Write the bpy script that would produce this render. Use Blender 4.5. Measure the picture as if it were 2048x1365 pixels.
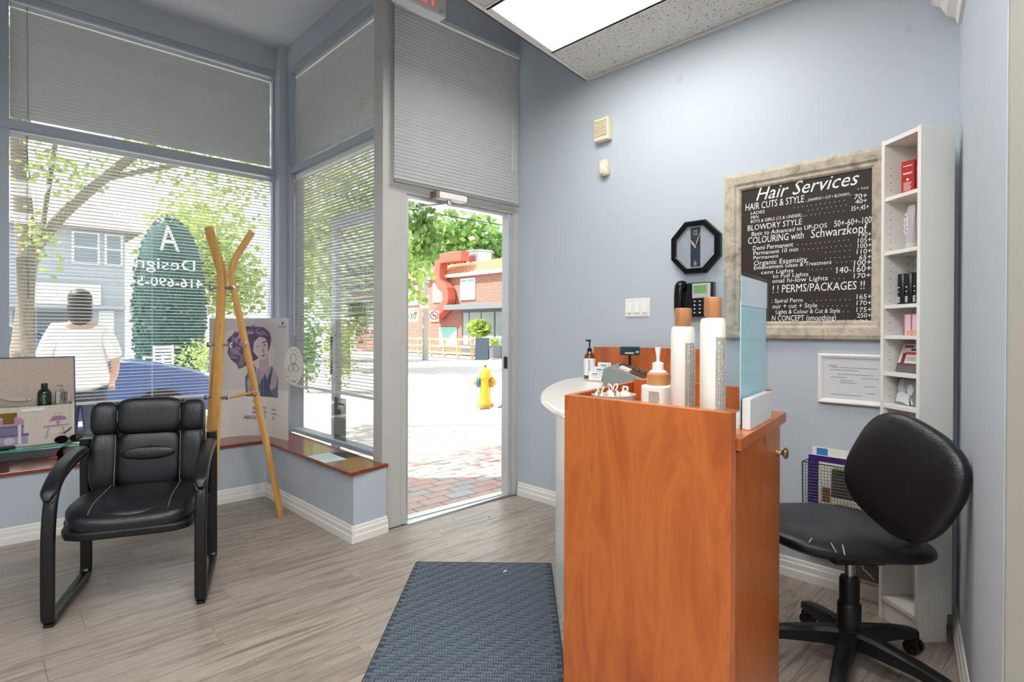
import bpy, bmesh, math, random
from mathutils import Matrix, Vector
R = math.radians
PI = math.pi
rnd = random.Random(7)
sc = bpy.context.scene
for o in list(bpy.data.objects): bpy.data.objects.remove(o, do_unlink=True)
col = sc.collection

# ------------------------------------------------------------------ camera
YAW, PITCH, ROLL = R(46.5), R(-0.3), 0.0034
def level_to_world(v):
    s, c = math.sin(YAW), math.cos(YAW)
    return Vector((v[0]*s + v[1]*c, -v[0]*c + v[1]*s, v[2]))
fw = Vector((0, math.cos(PITCH), math.sin(PITCH))); rt = Vector((1, 0, 0)); up = rt.cross(fw)
rt2 = rt*math.cos(ROLL) + up*math.sin(ROLL); up2 = -rt*math.sin(ROLL) + up*math.cos(ROLL)
cr, cu, cf = level_to_world(rt2), level_to_world(up2), level_to_world(fw)
cam = bpy.data.cameras.new('camera'); camo = bpy.data.objects.new('camera', cam); col.objects.link(camo)
camo.matrix_world = Matrix(((cr.x, cu.x, -cf.x, 0), (cr.y, cu.y, -cf.y, 0), (cr.z, cu.z, -cf.z, 1.25), (0, 0, 0, 1)))
cam.sensor_width = 36; cam.lens = 36*1158.0/2048; cam.shift_y = -15.4/2048; cam.clip_start = 0.02; cam.clip_end = 300
sc.camera = camo

# ------------------------------------------------------------------ world, sun, exposure
world = bpy.data.worlds.new('sky'); sc.world = world; world.use_nodes = True
bg = world.node_tree.nodes['Background']; bg.inputs[0].default_value = (0.90, 0.95, 1.0, 1); bg.inputs[1].default_value = 2.0
sun = bpy.data.lights.new('sun', 'SUN'); sun.energy = 9.5; sun.angle = R(0.6); sun.color = (1.0, 0.95, 0.86)
suno = bpy.data.objects.new('sun', sun); col.objects.link(suno)
suno.rotation_euler = Vector((0.45, -0.35, -0.82)).to_track_quat('-Z', 'Y').to_euler()
suno.location = (-6, 9, 12)
sc.view_settings.view_transform = 'Standard'; sc.view_settings.look = 'None'
sc.view_settings.exposure = 0.2; sc.view_settings.gamma = 1.0; sc.view_settings.use_curve_mapping = False
TROFFER_POWER = 22.0

# ------------------------------------------------------------------ materials
def lin(h):
    h = h.lstrip('#'); o = []
    for i in (0, 2, 4):
        c = int(h[i:i+2], 16)/255
        o.append(c/12.92 if c <= 0.04045 else ((c+0.055)/1.055)**2.4)
    return (o[0], o[1], o[2], 1)
MATS = {}
def mat(name, hexc, rough=0.5, metal=0.0, spec=0.5, noise=0.0, nscale=8.0, bump=0.0, bscale=60.0, emit=0.0, trans=0.0, ior=1.45, coat=0.0, alpha=1.0):
    if name in MATS: return MATS[name]
    m = bpy.data.materials.new(name); m.use_nodes = True; nt = m.node_tree; b = nt.nodes['Principled BSDF']
    c = lin(hexc); b.inputs['Base Color'].default_value = c
    b.inputs['Roughness'].default_value = rough; b.inputs['Metallic'].default_value = metal
    b.inputs['Specular IOR Level'].default_value = spec; b.inputs['IOR'].default_value = ior
    b.inputs['Transmission Weight'].default_value = trans; b.inputs['Coat Weight'].default_value = coat
    b.inputs['Alpha'].default_value = alpha
    if emit: b.inputs['Emission Color'].default_value = c; b.inputs['Emission Strength'].default_value = emit
    tc = nt.nodes.new('ShaderNodeTexCoord')
    if noise:
        n = nt.nodes.new('ShaderNodeTexNoise'); n.inputs['Scale'].default_value = nscale; n.inputs['Detail'].default_value = 4
        nt.links.new(tc.outputs['Object'], n.inputs['Vector'])
        mx = nt.nodes.new('ShaderNodeMix'); mx.data_type = 'RGBA'
        mx.inputs[6].default_value = tuple(x*(1-noise) for x in c[:3])+(1,); mx.inputs[7].default_value = tuple(min(1, x*(1+noise)) for x in c[:3])+(1,)
        nt.links.new(n.outputs['Fac'], mx.inputs[0]); nt.links.new(mx.outputs[2], b.inputs['Base Color'])
    if bump:
        n2 = nt.nodes.new('ShaderNodeTexNoise'); n2.inputs['Scale'].default_value = bscale; n2.inputs['Detail'].default_value = 3
        nt.links.new(tc.outputs['Object'], n2.inputs['Vector'])
        bp = nt.nodes.new('ShaderNodeBump'); bp.inputs['Strength'].default_value = bump; bp.inputs['Distance'].default_value = 0.004
        nt.links.new(n2.outputs['Fac'], bp.inputs['Height']); nt.links.new(bp.outputs[0], b.inputs['Normal'])
    MATS[name] = m; return m
def grain(name, stops, stretch=(1, 14, 14), rough=0.4, rand=0.0, warp=1.5, spec=0.5, bump=0.0, dist=3.0, coat=0.0, scale=1.0):
    """wood-like streaks along one object axis, colour stops [(pos, hex)...]"""
    if name in MATS: return MATS[name]
    m = bpy.data.materials.new(name); m.use_nodes = True; nt = m.node_tree; b = nt.nodes['Principled BSDF']
    b.inputs['Roughness'].default_value = rough; b.inputs['Specular IOR Level'].default_value = spec; b.inputs['Coat Weight'].default_value = coat
    tc = nt.nodes.new('ShaderNodeTexCoord'); mp = nt.nodes.new('ShaderNodeMapping')
    mp.inputs['Scale'].default_value = tuple(s*scale for s in stretch)
    nt.links.new(tc.outputs['Object'], mp.inputs['Vector'])
    vec = mp.outputs[0]
    oi = nt.nodes.new('ShaderNodeObjectInfo')
    if rand:
        ml = nt.nodes.new('ShaderNodeMath'); ml.operation = 'MULTIPLY'; ml.inputs[1].default_value = 53.0
        nt.links.new(oi.outputs['Random'], ml.inputs[0])
        ad = nt.nodes.new('ShaderNodeVectorMath'); ad.operation = 'ADD'
        nt.links.new(vec, ad.inputs[0]); nt.links.new(ml.outputs[0], ad.inputs[1]); vec = ad.outputs[0]
    n = nt.nodes.new('ShaderNodeTexNoise'); n.inputs['Scale'].default_value = 1.0; n.inputs['Detail'].default_value = 7
    n.inputs['Roughness'].default_value = 0.62; n.inputs['Distortion'].default_value = warp
    nt.links.new(vec, n.inputs['Vector'])
    cr_ = nt.nodes.new('ShaderNodeValToRGB'); e = cr_.color_ramp.elements
    e[0].position, e[0].color = stops[0][0], lin(stops[0][1]); e[1].position, e[1].color = stops[-1][0], lin(stops[-1][1])
    for p, h in stops[1:-1]:
        q = e.new(p); q.color = lin(h)
    nt.links.new(n.outputs['Fac'], cr_.inputs[0]); outc = cr_.outputs[0]
    if rand:
        hv = nt.nodes.new('ShaderNodeHueSaturation'); mr = nt.nodes.new('ShaderNodeMapRange')
        mr.inputs['To Min'].default_value = 1-rand; mr.inputs['To Max'].default_value = 1+rand
        nt.links.new(oi.outputs['Random'], mr.inputs['Value']); nt.links.new(mr.outputs[0], hv.inputs['Value'])
        nt.links.new(outc, hv.inputs['Color']); outc = hv.outputs[0]
    nt.links.new(outc, b.inputs['Base Color'])
    if bump:
        bp = nt.nodes.new('ShaderNodeBump'); bp.inputs['Strength'].default_value = bump; bp.inputs['Distance'].default_value = 0.002
        nt.links.new(n.outputs['Fac'], bp.inputs['Height']); nt.links.new(bp.outputs[0], b.inputs['Normal'])
    MATS[name] = m; return m
def glass(name, tint='#FFFFFF', mixf=0.08, rough=0.0, k=0.6):
    """thin clear sheet: mostly transparent with a weak mirror"""
    if name in MATS: return MATS[name]
    m = bpy.data.materials.new(name); m.use_nodes = True; nt = m.node_tree
    for x in list(nt.nodes):
        if x.type == 'BSDF_PRINCIPLED': nt.nodes.remove(x)
    t = nt.nodes.new('ShaderNodeBsdfTransparent'); t.inputs[0].default_value = lin(tint)
    g = nt.nodes.new('ShaderNodeBsdfGlossy'); g.inputs['Roughness'].default_value = rough
    fr = nt.nodes.new('ShaderNodeFresnel'); fr.inputs[0].default_value = 1.35
    mt = nt.nodes.new('ShaderNodeMath'); mt.operation = 'MULTIPLY_ADD'; mt.inputs[1].default_value = k; mt.inputs[2].default_value = mixf*0.3; mt.use_clamp = True
    mx = nt.nodes.new('ShaderNodeMixShader')
    nt.links.new(fr.outputs[0], mt.inputs[0]); nt.links.new(mt.outputs[0], mx.inputs[0])
    nt.links.new(t.outputs[0], mx.inputs[1]); nt.links.new(g.outputs[0], mx.inputs[2])
    nt.links.new(mx.outputs[0], nt.nodes['Material Output'].inputs[0])
    MATS[name] = m; return m

WALL = mat('wall_paint', '#BAC3CC', 0.6, noise=0.03, nscale=1.2, bump=0.05, bscale=250)
WHITE = mat('white_trim', '#E9E6E0', 0.4, noise=0.03)
FRAME = mat('frame_paint', '#A7B1BC', 0.4, noise=0.04)
CEIL = mat('ceiling_paint', '#D3DBE2', 0.7, noise=0.03)
BEIGE = mat('beige_paint', '#948F86', 0.6, noise=0.03)
JAMB = mat('jamb_paint', '#BDBBB6', 0.45, noise=0.05)
ALU = mat('aluminium', '#D5D8DC', 0.3, metal=0.7, noise=0.05)
PANE = glass('window_glass', k=0.25)
ACRYL = glass('clear_acrylic', '#FAFDFE', 0.08, 0.05, 0.06)
SLAT = mat('blind_slat', '#D2D4D3', 0.32, noise=0.03)
def translucent(m, f):
    nt = m.node_tree; b = nt.nodes['Principled BSDF']; t = nt.nodes.new('ShaderNodeBsdfTranslucent'); mx = nt.nodes.new('ShaderNodeMixShader'); mx.inputs[0].default_value = f
    t.inputs[0].default_value = b.inputs['Base Color'].default_value
    nt.links.new(b.outputs[0], mx.inputs[1]); nt.links.new(t.outputs[0], mx.inputs[2]); nt.links.new(mx.outputs[0], nt.nodes['Material Output'].inputs[0])
translucent(SLAT, 0.16)
RAILW = mat('blind_rail', '#DADDDD', 0.35, noise=0.02)
RAILD = mat('blind_bottom_rail', '#8F8F8C', 0.4, noise=0.05)
CORD = mat('blind_cord', '#E6E4DE', 0.8)
CHERRY = grain('cherry_laminate', [(0.28, '#98491D'), (0.45, '#B25C27'), (0.56, '#BD682E'), (0.74, '#A45222')], (7, 7, 1.4), rough=0.33, warp=2.0, coat=0.15)
CHERRYH = grain('cherry_laminate_sill', [(0.3, '#6E2A18'), (0.5, '#8E3A22'), (0.7, '#7A3019')], (2, 9, 9), rough=0.22, warp=1.0, coat=0.3)
PINE = grain('pine_wood', [(0.3, '#B98238'), (0.5, '#D2A054'), (0.7, '#C48F45')], (20, 20, 1.6), rough=0.45, warp=0.8)
PLANK = grain('floor_plank', [(0.28, '#6F6258'), (0.45, '#93877C'), (0.55, '#A89C91'), (0.72, '#84776B')], (1.6, 22, 22), rough=0.36, rand=0.06, warp=1.6, bump=0.15)
DRIFT = grain('driftwood_frame', [(0.3, '#857A6C'), (0.45, '#B0A593'), (0.6, '#C6BCA9'), (0.75, '#998D7D')], (14, 3, 14), rough=0.6, warp=0.7)
LEATHER = mat('black_leather', '#14151A', 0.30, noise=0.12, nscale=30, bump=0.35, bscale=220, spec=0.6)
STITCH = mat('grey_stitching', '#8D8C89', 0.7)
BLACKP = mat('black_plastic', '#101113', 0.42, bump=0.1, bscale=300)
BLACKM = mat('black_metal', '#0D0E10', 0.3, spec=0.6)
WLAM = mat('white_laminate', '#ECEAE7', 0.3, noise=0.03, nscale=3)
CTOP = mat('cream_countertop', '#EBE3D6', 0.16, noise=0.02)
BRASS = mat('antique_brass', '#B59A70', 0.28, metal=0.9)
STEEL = mat('steel', '#B9BCC0', 0.25, metal=0.95)
PAPER = mat('white_paper', '#EEF0F2', 0.7)
WPLAST = mat('white_plastic', '#EFEDE8', 0.35)
CREAMP = mat('cream_plastic', '#E4D9BE', 0.45, noise=0.03)
INK = mat('dark_print', '#37373B', 0.7)
CHALK = mat('chalk_white', '#F2F2EE', 0.8)

# ------------------------------------------------------------------ mesh helpers
class MB:
    def __init__(s): s.v, s.f, s.T = [], [], Matrix()
    def at(s, m): s.T = m; return s
    def add(s, vs, fs):
        b = len(s.v); T = s.T
        s.v += [tuple(T @ Vector(p)) for p in vs]; s.f += [tuple(b+i for i in f) for f in fs]; return s
    def box(s, x0, x1, y0, y1, z0, z1):
        return s.add([(x0,y0,z0),(x1,y0,z0),(x1,y1,z0),(x0,y1,z0),(x0,y0,z1),(x1,y0,z1),(x1,y1,z1),(x0,y1,z1)],
            [(0,3,2,1),(4,5,6,7),(0,1,5,4),(1,2,6,5),(2,3,7,6),(3,0,4,7)])
    def cb(s, c, d): return s.box(c[0]-d[0]/2, c[0]+d[0]/2, c[1]-d[1]/2, c[1]+d[1]/2, c[2]-d[2]/2, c[2]+d[2]/2)
    def prism(s, poly, z0, z1):
        a = sum(poly[i][0]*poly[(i+1) % len(poly)][1]-poly[(i+1) % len(poly)][0]*poly[i][1] for i in range(len(poly)))
        if a < 0: poly = poly[::-1]
        n = len(poly)
        return s.add([(p[0], p[1], z0) for p in poly]+[(p[0], p[1], z1) for p in poly],
            [tuple(range(n-1, -1, -1)), tuple(range(n, 2*n))]+[(i, (i+1) % n, n+(i+1) % n, n+i) for i in range(n)])
    def loft(s, rings, closed=False, caps=True):
        n = len(rings[0]); k = len(rings); vs = [p for r in rings for p in r]; fs = []
        for j in range(k if closed else k-1):
            a, b = j*n, ((j+1) % k)*n
            fs += [(a+i, a+(i+1) % n, b+(i+1) % n, b+i) for i in range(n)]
        if caps and not closed: fs += [tuple(range(n-1, -1, -1)), tuple(range((k-1)*n, k*n))]
        return s.add(vs, fs)
    def lathe(s, prof, n=20, c=(0, 0, 0)):
        return s.loft([[(c[0]+r*math.cos(2*PI*i/n), c[1]+r*math.sin(2*PI*i/n), c[2]+z) for i in range(n)] for r, z in prof])
    def sweep(s, path, prof, upv=(0, 0, 1), closed=False, scales=None):
        """prof: 2d points (side, up); path: 3d points"""
        path = [Vector(p) for p in path]; rings = []; k = len(path)
        for i, p in enumerate(path):
            a = path[i-1] if (i > 0 or closed) else p; b = path[(i+1) % k] if (i < k-1 or closed) else p
            t = (b-a).normalized(); sd = t.cross(Vector(upv))
            if sd.length < 1e-4: sd = t.cross(Vector((0, 1, 0.01)))
            sd.normalize(); u = sd.cross(t).normalized(); q = scales[i] if scales else 1
            rings.append([tuple(p+sd*x*q+u*y*q) for x, y in prof])
        return s.loft(rings, closed)
    def tube(s, path, r, n=8, closed=False, scales=None, upv=(0.013, 0.021, 1)):
        return s.sweep(path, [(r*math.cos(2*PI*i/n), r*math.sin(2*PI*i/n)) for i in range(n)], upv, closed, scales)
    def cyl(s, a, b, r, n=14): return s.tube([a, b], r, n)
    def cush(s, c, d, p=4.0, n=8, fn=None):
        """rounded cushion (super-ellipsoid) of full size d"""
        vs, fs, idx = [], [], {}
        def vid(q):
            k = tuple(round(x, 5) for x in q)
            if k not in idx:
                m = (abs(q[0])**p+abs(q[1])**p+abs(q[2])**p)**(1/p)
                w = [c[i]+q[i]/m*d[i]/2 for i in range(3)]
                if fn: w = fn(*w)
                idx[k] = len(vs); vs.append(tuple(w))
            return idx[k]
        g = [math.tan((-1+2*i/n)*PI/4) for i in range(n+1)]
        for ax in range(3):
            for sg in (-1, 1):
                for i in range(n):
                    for j in range(n):
                        def q(a, b):
                            w = [0, 0, 0]; w[ax] = sg; w[(ax+1) % 3] = a; w[(ax+2) % 3] = b; return w
                        fc = [vid(q(g[i], g[j])), vid(q(g[i+1], g[j])), vid(q(g[i+1], g[j+1])), vid(q(g[i], g[j+1]))]
                        fs.append(tuple(fc if sg > 0 else fc[::-1]))
        return s.add(vs, fs)
    def build(s, name, m, parent=None, smooth=False, bevel=0, seg=2, kind=None, org=None, loc=None, rot=None, ang=40):
        me = bpy.data.meshes.new(name)
        vs = [tuple(Vector(p)-Vector(org)) for p in s.v] if org else s.v
        me.from_pydata(vs, [], s.f); me.validate(); me.update()
        if smooth:
            me.polygons.foreach_set('use_smooth', [True]*len(me.polygons)); me.set_sharp_from_angle(angle=R(ang))
        me.materials.append(m)
        o = bpy.data.objects.new(name, me); col.objects.link(o)
        if parent: o.parent = parent
        if org and not parent: o.location = org
        if loc: o.location = loc
        if rot: o.rotation_euler = rot
        if bevel:
            md = o.modifiers.new('bevel', 'BEVEL'); md.width = bevel; md.segments = seg; md.limit_method = 'ANGLE'; md.angle_limit = R(35)
        if kind: o['kind'] = kind
        return o
def tag(o, label, cat, group=None):
    o['label'] = label; o['category'] = cat
    if group: o['group'] = group
    return o
def thing(name, label, cat, loc=(0, 0, 0), rz=0.0, group=None):
    o = bpy.data.objects.new(name, None); o.empty_display_size = 0.05; col.objects.link(o)
    o.location = loc; o.rotation_euler = (0, 0, rz); return tag(o, label, cat, group)
def struct(o): o['kind'] = 'structure'; return o
def sempty(name, loc=(0, 0, 0)):
    o = bpy.data.objects.new(name, None); o.empty_display_size = 0.05; col.objects.link(o); o.location = loc; o['kind'] = 'structure'; return o
def inst(o, parent=None, loc=None, rot=None, scale=None):
    c = o.copy(); col.objects.link(c)
    if parent: c.parent = parent
    if loc: c.location = loc
    if rot: c.rotation_euler = rot
    if scale: c.scale = scale
    return c
def dup(root, loc, rz, label, group=None):
    r = root.copy(); col.objects.link(r); r.location = loc; r.rotation_euler = (0, 0, rz); r['label'] = label
    if group: r['group'] = group
    for ch in list(root.children):
        c = ch.copy(); col.objects.link(c); c.parent = r
        for g in ch.children:
            d = g.copy(); col.objects.link(d); d.parent = c
    return r
def frame(o, x, y):
    x = Vector(x).normalized(); y = Vector(y).normalized(); z = x.cross(y)
    return Matrix(((x.x, y.x, z.x, o[0]), (x.y, y.y, z.y, o[1]), (x.z, y.z, z.z, o[2]), (0, 0, 0, 1)))
def text(s, M, rect, m, parent=None, name='lettering', shear=0.0, mirror=False, org=None):
    """text fitted in rect (x0,x1,y0,height of capitals) of frame M, as a thin mesh"""
    cu_ = bpy.data.curves.new('txt', 'FONT'); cu_.body = s; cu_.shear = shear; cu_.extrude = 0.0; cu_.resolution_u = 2
    ob = bpy.data.objects.new('txt', cu_); me = bpy.data.meshes.new_from_object(ob)
    bpy.data.objects.remove(ob); bpy.data.curves.remove(cu_)
    xs = [v.co.x for v in me.vertices]
    if not xs: return None
    x0, x1, y0, h = rect; a, b = min(xs), max(xs); k = (x1-x0)/(b-a); kh = h/0.70
    o_ = Vector(org) if org else Vector((0, 0, 0))
    for v in me.vertices:
        x = x0+(v.co.x-a)*k
        if mirror: x = x0+x1-x
        v.co = (M @ Vector((x, y0+v.co.y*kh, 0.0006)))-o_
    if mirror: me.flip_normals()
    me.name = name; me.materials.clear(); me.materials.append(m)
    o = bpy.data.objects.new(name, me); col.objects.link(o)
    if parent: o.parent = parent
    return o
def rrect(w, h, r, n=4):
    pts = []
    for cx, cy, a in ((w/2-r, h/2-r, 0), (-w/2+r, h/2-r, 90), (-w/2+r, -h/2+r, 180), (w/2-r, -h/2+r, 270)):
        for i in range(n+1):
            t = R(a+90*i/n); pts.append((cx+r*math.cos(t), cy+r*math.sin(t)))
    return pts
def curve(pts, n=8):
    """Catmull-Rom through points"""
    P = [Vector(p) for p in pts]; P = [P[0]*2-P[1]]+P+[P[-1]*2-P[-2]]; out = []
    for i in range(1, len(P)-2):
        for k in range(n):
            t = k/n; a, b, c, d = P[i-1], P[i], P[i+1], P[i+2]
            out.append(0.5*((2*b)+(c-a)*t+(2*a-5*b+4*c-d)*t*t+(3*b-a-3*c+d)*t**3))
    out.append(P[-2]); return [tuple(v) for v in out]

# ------------------------------------------------------------------ floor: base and planks
XL, XR, YB = -2.6, 3.065, -3.2
HC, HD = 3.55, 2.94
floor = MB().prism([(XL-0.1, YB-0.1), (XR+0.1, YB-0.1), (XR+0.1, 3.2), (1.95, 3.2), (1.95, 4.95), (XL-0.1, 4.95)], -0.1, -0.0045).build('floor', mat('underlay', '#5F5850', 0.9, noise=0.05)); struct(floor)
PW, PLn = 0.18, 1.22
pk = MB().box(0, PLn-0.0012, 0.0006, PW-0.0006, -0.0045, 0.0)
plank = pk.build('plank', PLANK, floor)
first = True
for r in range(-35, 7):
    y = 3.15+r*PW; xmax = 1.66 if r >= 0 else XR
    if y < YB: continue
    x = XL - ((r*0.437) % 1.0)*PLn
    while x < xmax:
        a, b = max(x, XL), min(x+PLn, xmax)
        if b-a > 0.02:
            o = plank if first else inst(plank)
            first = False; o.location = (a, y, 0); o.scale = ((b-a)/PLn, 1, 1)
        x += PLn

# ------------------------------------------------------------------ ceilings
struct(MB().prism([(XL-0.1, YB-0.1), (XR+0.1, YB-0.1), (XR+0.1, 3.3), (2.0, 3.3), (2.0, 4.95), (XL-0.1, 4.95)], HC, HC+0.1).build('ceiling', CEIL))
SK = 0.1515
def yedge(x): return 2.503-(XR-x)*SK
drop = sempty('ceiling_dropped', (0, 0, 0))
def speck():
    m = mat('acoustic_tile', '#DCDAD5', 0.85, bump=0.2, bscale=150); nt = m.node_tree; b = nt.nodes['Principled BSDF']
    tc = nt.nodes.new('ShaderNodeTexCoord'); n = nt.nodes.new('ShaderNodeTexNoise'); n.inputs['Scale'].default_value = 95; n.inputs['Detail'].default_value = 1
    nt.links.new(tc.outputs['Object'], n.inputs['Vector']); r = nt.nodes.new('ShaderNodeValToRGB')
    r.color_ramp.elements[0].position = 0.31; r.color_ramp.elements[0].color = lin('#6F6A63'); r.color_ramp.elements[1].position = 0.36; r.color_ramp.elements[1].color = lin('#DCDAD5')
    nt.links.new(n.outputs['Fac'], r.inputs[0]); nt.links.new(r.outputs[0], b.inputs['Base Color']); return m
TILE = speck(); TBAR = mat('ceiling_grid_white', '#E2E1DD', 0.45)
cols_x = [3.065, 2.607, 1.997, 1.387, 0.777, 0.167, -0.443, -1.053, -1.663, -2.273, -2.6]
rows_y = [None, 1.18, -0.04, -1.26, -2.48, YB]
LIGHTS = {(1, 0), (4, 1), (1, 2), (6, 0), (7, 2), (4, 3)}  # light by the door is in view; the others are unseen, added for brightness
DIFF = mat('light_diffuser', '#FFFFFF', 0.5, emit=TROFFER_POWER)
DIFF_DIM = mat('dimmed_light_diffuser', '#FFFDF8', 0.5, emit=TROFFER_POWER*0.5)  # emission halved to soften the bright patch on the wall beside it
nl = 0
light_names = ['recessed fluorescent ceiling light beside the blue wall near the door', 'added out-of-view fluorescent ceiling light over the middle of the salon', 'added out-of-view fluorescent ceiling light over the corner behind the stub wall',
    'added out-of-view fluorescent ceiling light over the window seats', 'added out-of-view fluorescent ceiling light by the far side wall', 'added out-of-view fluorescent ceiling light at the back of the salon']
for i in range(len(cols_x)-1):
    x1, x0 = cols_x[i], cols_x[i+1]
    for j in range(5):
        ya = rows_y[j+1]
        p = [(x0, ya), (x1, ya), (x1, yedge(x1) if j == 0 else rows_y[j]), (x0, yedge(x0) if j == 0 else rows_y[j])]
        if (i, j) in LIGHTS:
            cx, cy = (x0+x1)/2, (p[0][1]+p[2][1])/2
            L = thing('ceiling_light', light_names[nl], 'light', (cx, cy, HD), 0, 'recessed ceiling lights'); nl += 1
            q = [(a+(0.02 if a < cx else -0.02)-cx, b+(0.03 if b < cy else -0.055)-cy) for a, b in p]
            MB().prism(q, 0.004, 0.010).build('diffuser', DIFF_DIM if (i, j) == (1, 0) else DIFF, L)
            fr = MB(); k = [(a*1.0, b*1.0) for a, b in q]; out = [(a-cx, b-cy-(0.03 if b > cy else 0)) for a, b in p]
            for e in range(4):
                f = (e+1) % 4; fr.prism([out[e], out[f], k[f], k[e]], -0.002, 0.014)
            fr.build('frame', TBAR, L)
            MB().prism([(a*0.98, b*0.98) for a, b in q], 0.03, 0.12).build('housing', TBAR, L)
        else:
            q = [(a, b-(0.028 if (j == 0 and b > ya+0.01) else 0)) for a, b in p]
            MB().prism(q, HD+0.004, HD+0.016).build('tile', TILE, drop, org=None)
gb = MB()
for x in cols_x[1:-1]: gb.box(x-0.012, x+0.012, YB, yedge(x)-0.02, HD-0.002, HD+0.004)
for y in rows_y[1:-1]: gb.box(XL, XR, y-0.012, y+0.012, HD-0.0025, HD+0.0035)
gb.build('grid_bar', TBAR, drop)
MB().prism([(XL, yedge(XL)-0.03), (XR, yedge(XR)-0.03), (XR, yedge(XR)), (XL, yedge(XL))], HD-0.004, HD+0.012).build('edge_trim', TBAR, drop)
MB().prism([(XL, yedge(XL)-0.006), (XR, yedge(XR)-0.006), (XR, yedge(XR)), (XL, yedge(XL))], HD-0.004, HD+0.045).build('edge_lip', TBAR, drop)
MB().box(XR-0.022, XR, YB, yedge(XR)-0.03, HD-0.006, HD+0.002).build('wall_angle', TBAR, drop)
struct(MB().prism([(XL, yedge(XL)-0.1), (XR, yedge(XR)-0.1), (XR, yedge(XR)-0.012), (XL, yedge(XL)-0.012)], HD+0.013, HC).build('wall_added_bulkhead', WALL))  # unseen closure above the dropped ceiling, added to block light

# ------------------------------------------------------------------ walls
struct(MB().box(XR, XR+0.13, 0.36, 3.30, 0, HC).build('wall_right', WALL))
W2 = lambda x: 0.48-(XR-x)*0.2146        # oblique wall behind the desk
struct(MB().prism([(XR+0.1, W2(XR+0.1)), (1.645, W2(1.645)), (1.645, 0.03), (XR+0.1, 0.34)], 0, HD).build('wall_corner', WALL))
struct(MB().box(1.63, 1.645, 0.02, W2(1.63), 0, HD).build('trim_1', BEIGE, bevel=0.004))
struct(MB().box(XR, XR+0.13, YB, 0.36, 0, HC).build('wall_right_back', WALL))
struct(MB().box(XL-0.12, XL, YB, 4.95, 0, HC).build('wall_left', WALL))
struct(MB().box(XL-0.12, XR+0.13, YB-0.12, YB, 0, HC).build('wall_back', WALL))
struct(MB().box(XL, 0.10, 4.80, 4.95, 0.40, HC).build('wall_front_pier', WALL))
struct(MB().prism([(XL, 4.43), (1.66, 4.43), (1.66, 3.095), (1.90, 3.13), (1.90, 4.43), (1.97, 4.43), (1.97, 4.95), (XL, 4.95)], 0, 0.398).build('wall_low', WALL))
struct(MB().box(0.10, 1.97, 4.78, 4.95, 3.36, HC).build('wall_window_header', WALL))
struct(MB().box(1.915, 2.05, 3.27, 4.95, 3.36, HC).build('wall_side_header', WALL))
struct(MB().box(1.855, 1.97, 4.69, 4.95, 0.42, HC).box(1.852, 1.97, 4.687, 4.95, 3.33, 3.335).build('wall_corner_column', WALL, bevel=0.004))
struct(MB().box(1.89, 2.025, 3.16, 3.27, 0, HC).build('wall_post', JAMB, bevel=0.004))
struct(MB().box(1.97, XR, 3.165, 3.30, 3.335, HC).build('wall_door_header', WALL))
struct(MB().box(XR+0.13, 9.0, 3.15, 3.30, -0.1, 5.0).build('wall_outside', mat('outside_brick', '#A3705C', 0.8, noise=0.1)))
struct(MB().prism([(XL-0.2, YB-0.2), (9, YB-0.2), (9, 3.4), (1.99, 3.4), (1.99, 4.97), (XL-0.2, 4.97)], HC+0.1, 5.0).build('roof', mat('roof_grey', '#77777A', 0.8, noise=0.1)))  # upper building mass, out of view, added to cast its shadow outside

# baseboards
BBP = [(0, 0), (0.018, 0), (0.018, 0.040), (0.013, 0.047), (0.013, 0.072), (0.008, 0.078), (0.007, 0.092), (0.003, 0.098), (0, 0.098)]
def baseboard(name, runs):
    m = MB()
    for a, b in runs: m.sweep([(a[0], a[1], 0), (b[0], b[1], 0)], BBP)
    return struct(m.build(name, WHITE, smooth=False))
baseboard('baseboard_window', [((XL, 4.43), (1.645, 4.43))])
baseboard('baseboard_side', [((1.66, 4.43), (1.66, 3.078)), ((1.644, 3.093), (1.905, 3.130))])
baseboard('baseboard_right', [((XR, 3.15), (XR, 0.49))])
baseboard('baseboard_corner', [((XR, W2(XR)), (1.66, W2(1.66)))])
baseboard('baseboard_left', [((XL, YB), (XL, 4.43))])
# window sill of cherry board, L-shaped
sill = struct(MB().prism([(XL, 4.41), (1.63, 4.41), (1.63, 3.07), (1.918, 3.13), (1.90, 3.28), (1.93, 4.80), (XL, 4.80)], 0.398, 0.42).build('trim_2', CHERRYH, bevel=0.003))
# crown moulding on the oblique wall
crown = MB(); CP = [(0, 0), (0.012, 0.0), (0.02, 0.03), (0.05, 0.05), (0.07, 0.09), (0.10, 0.11), (0.10, 0.125), (0, 0.125)]
crown.sweep([(3.0, W2(3.0), 2.525), (1.66, W2(1.66), 2.525)], CP)
struct(crown.build('trim_3', WHITE))

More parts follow.
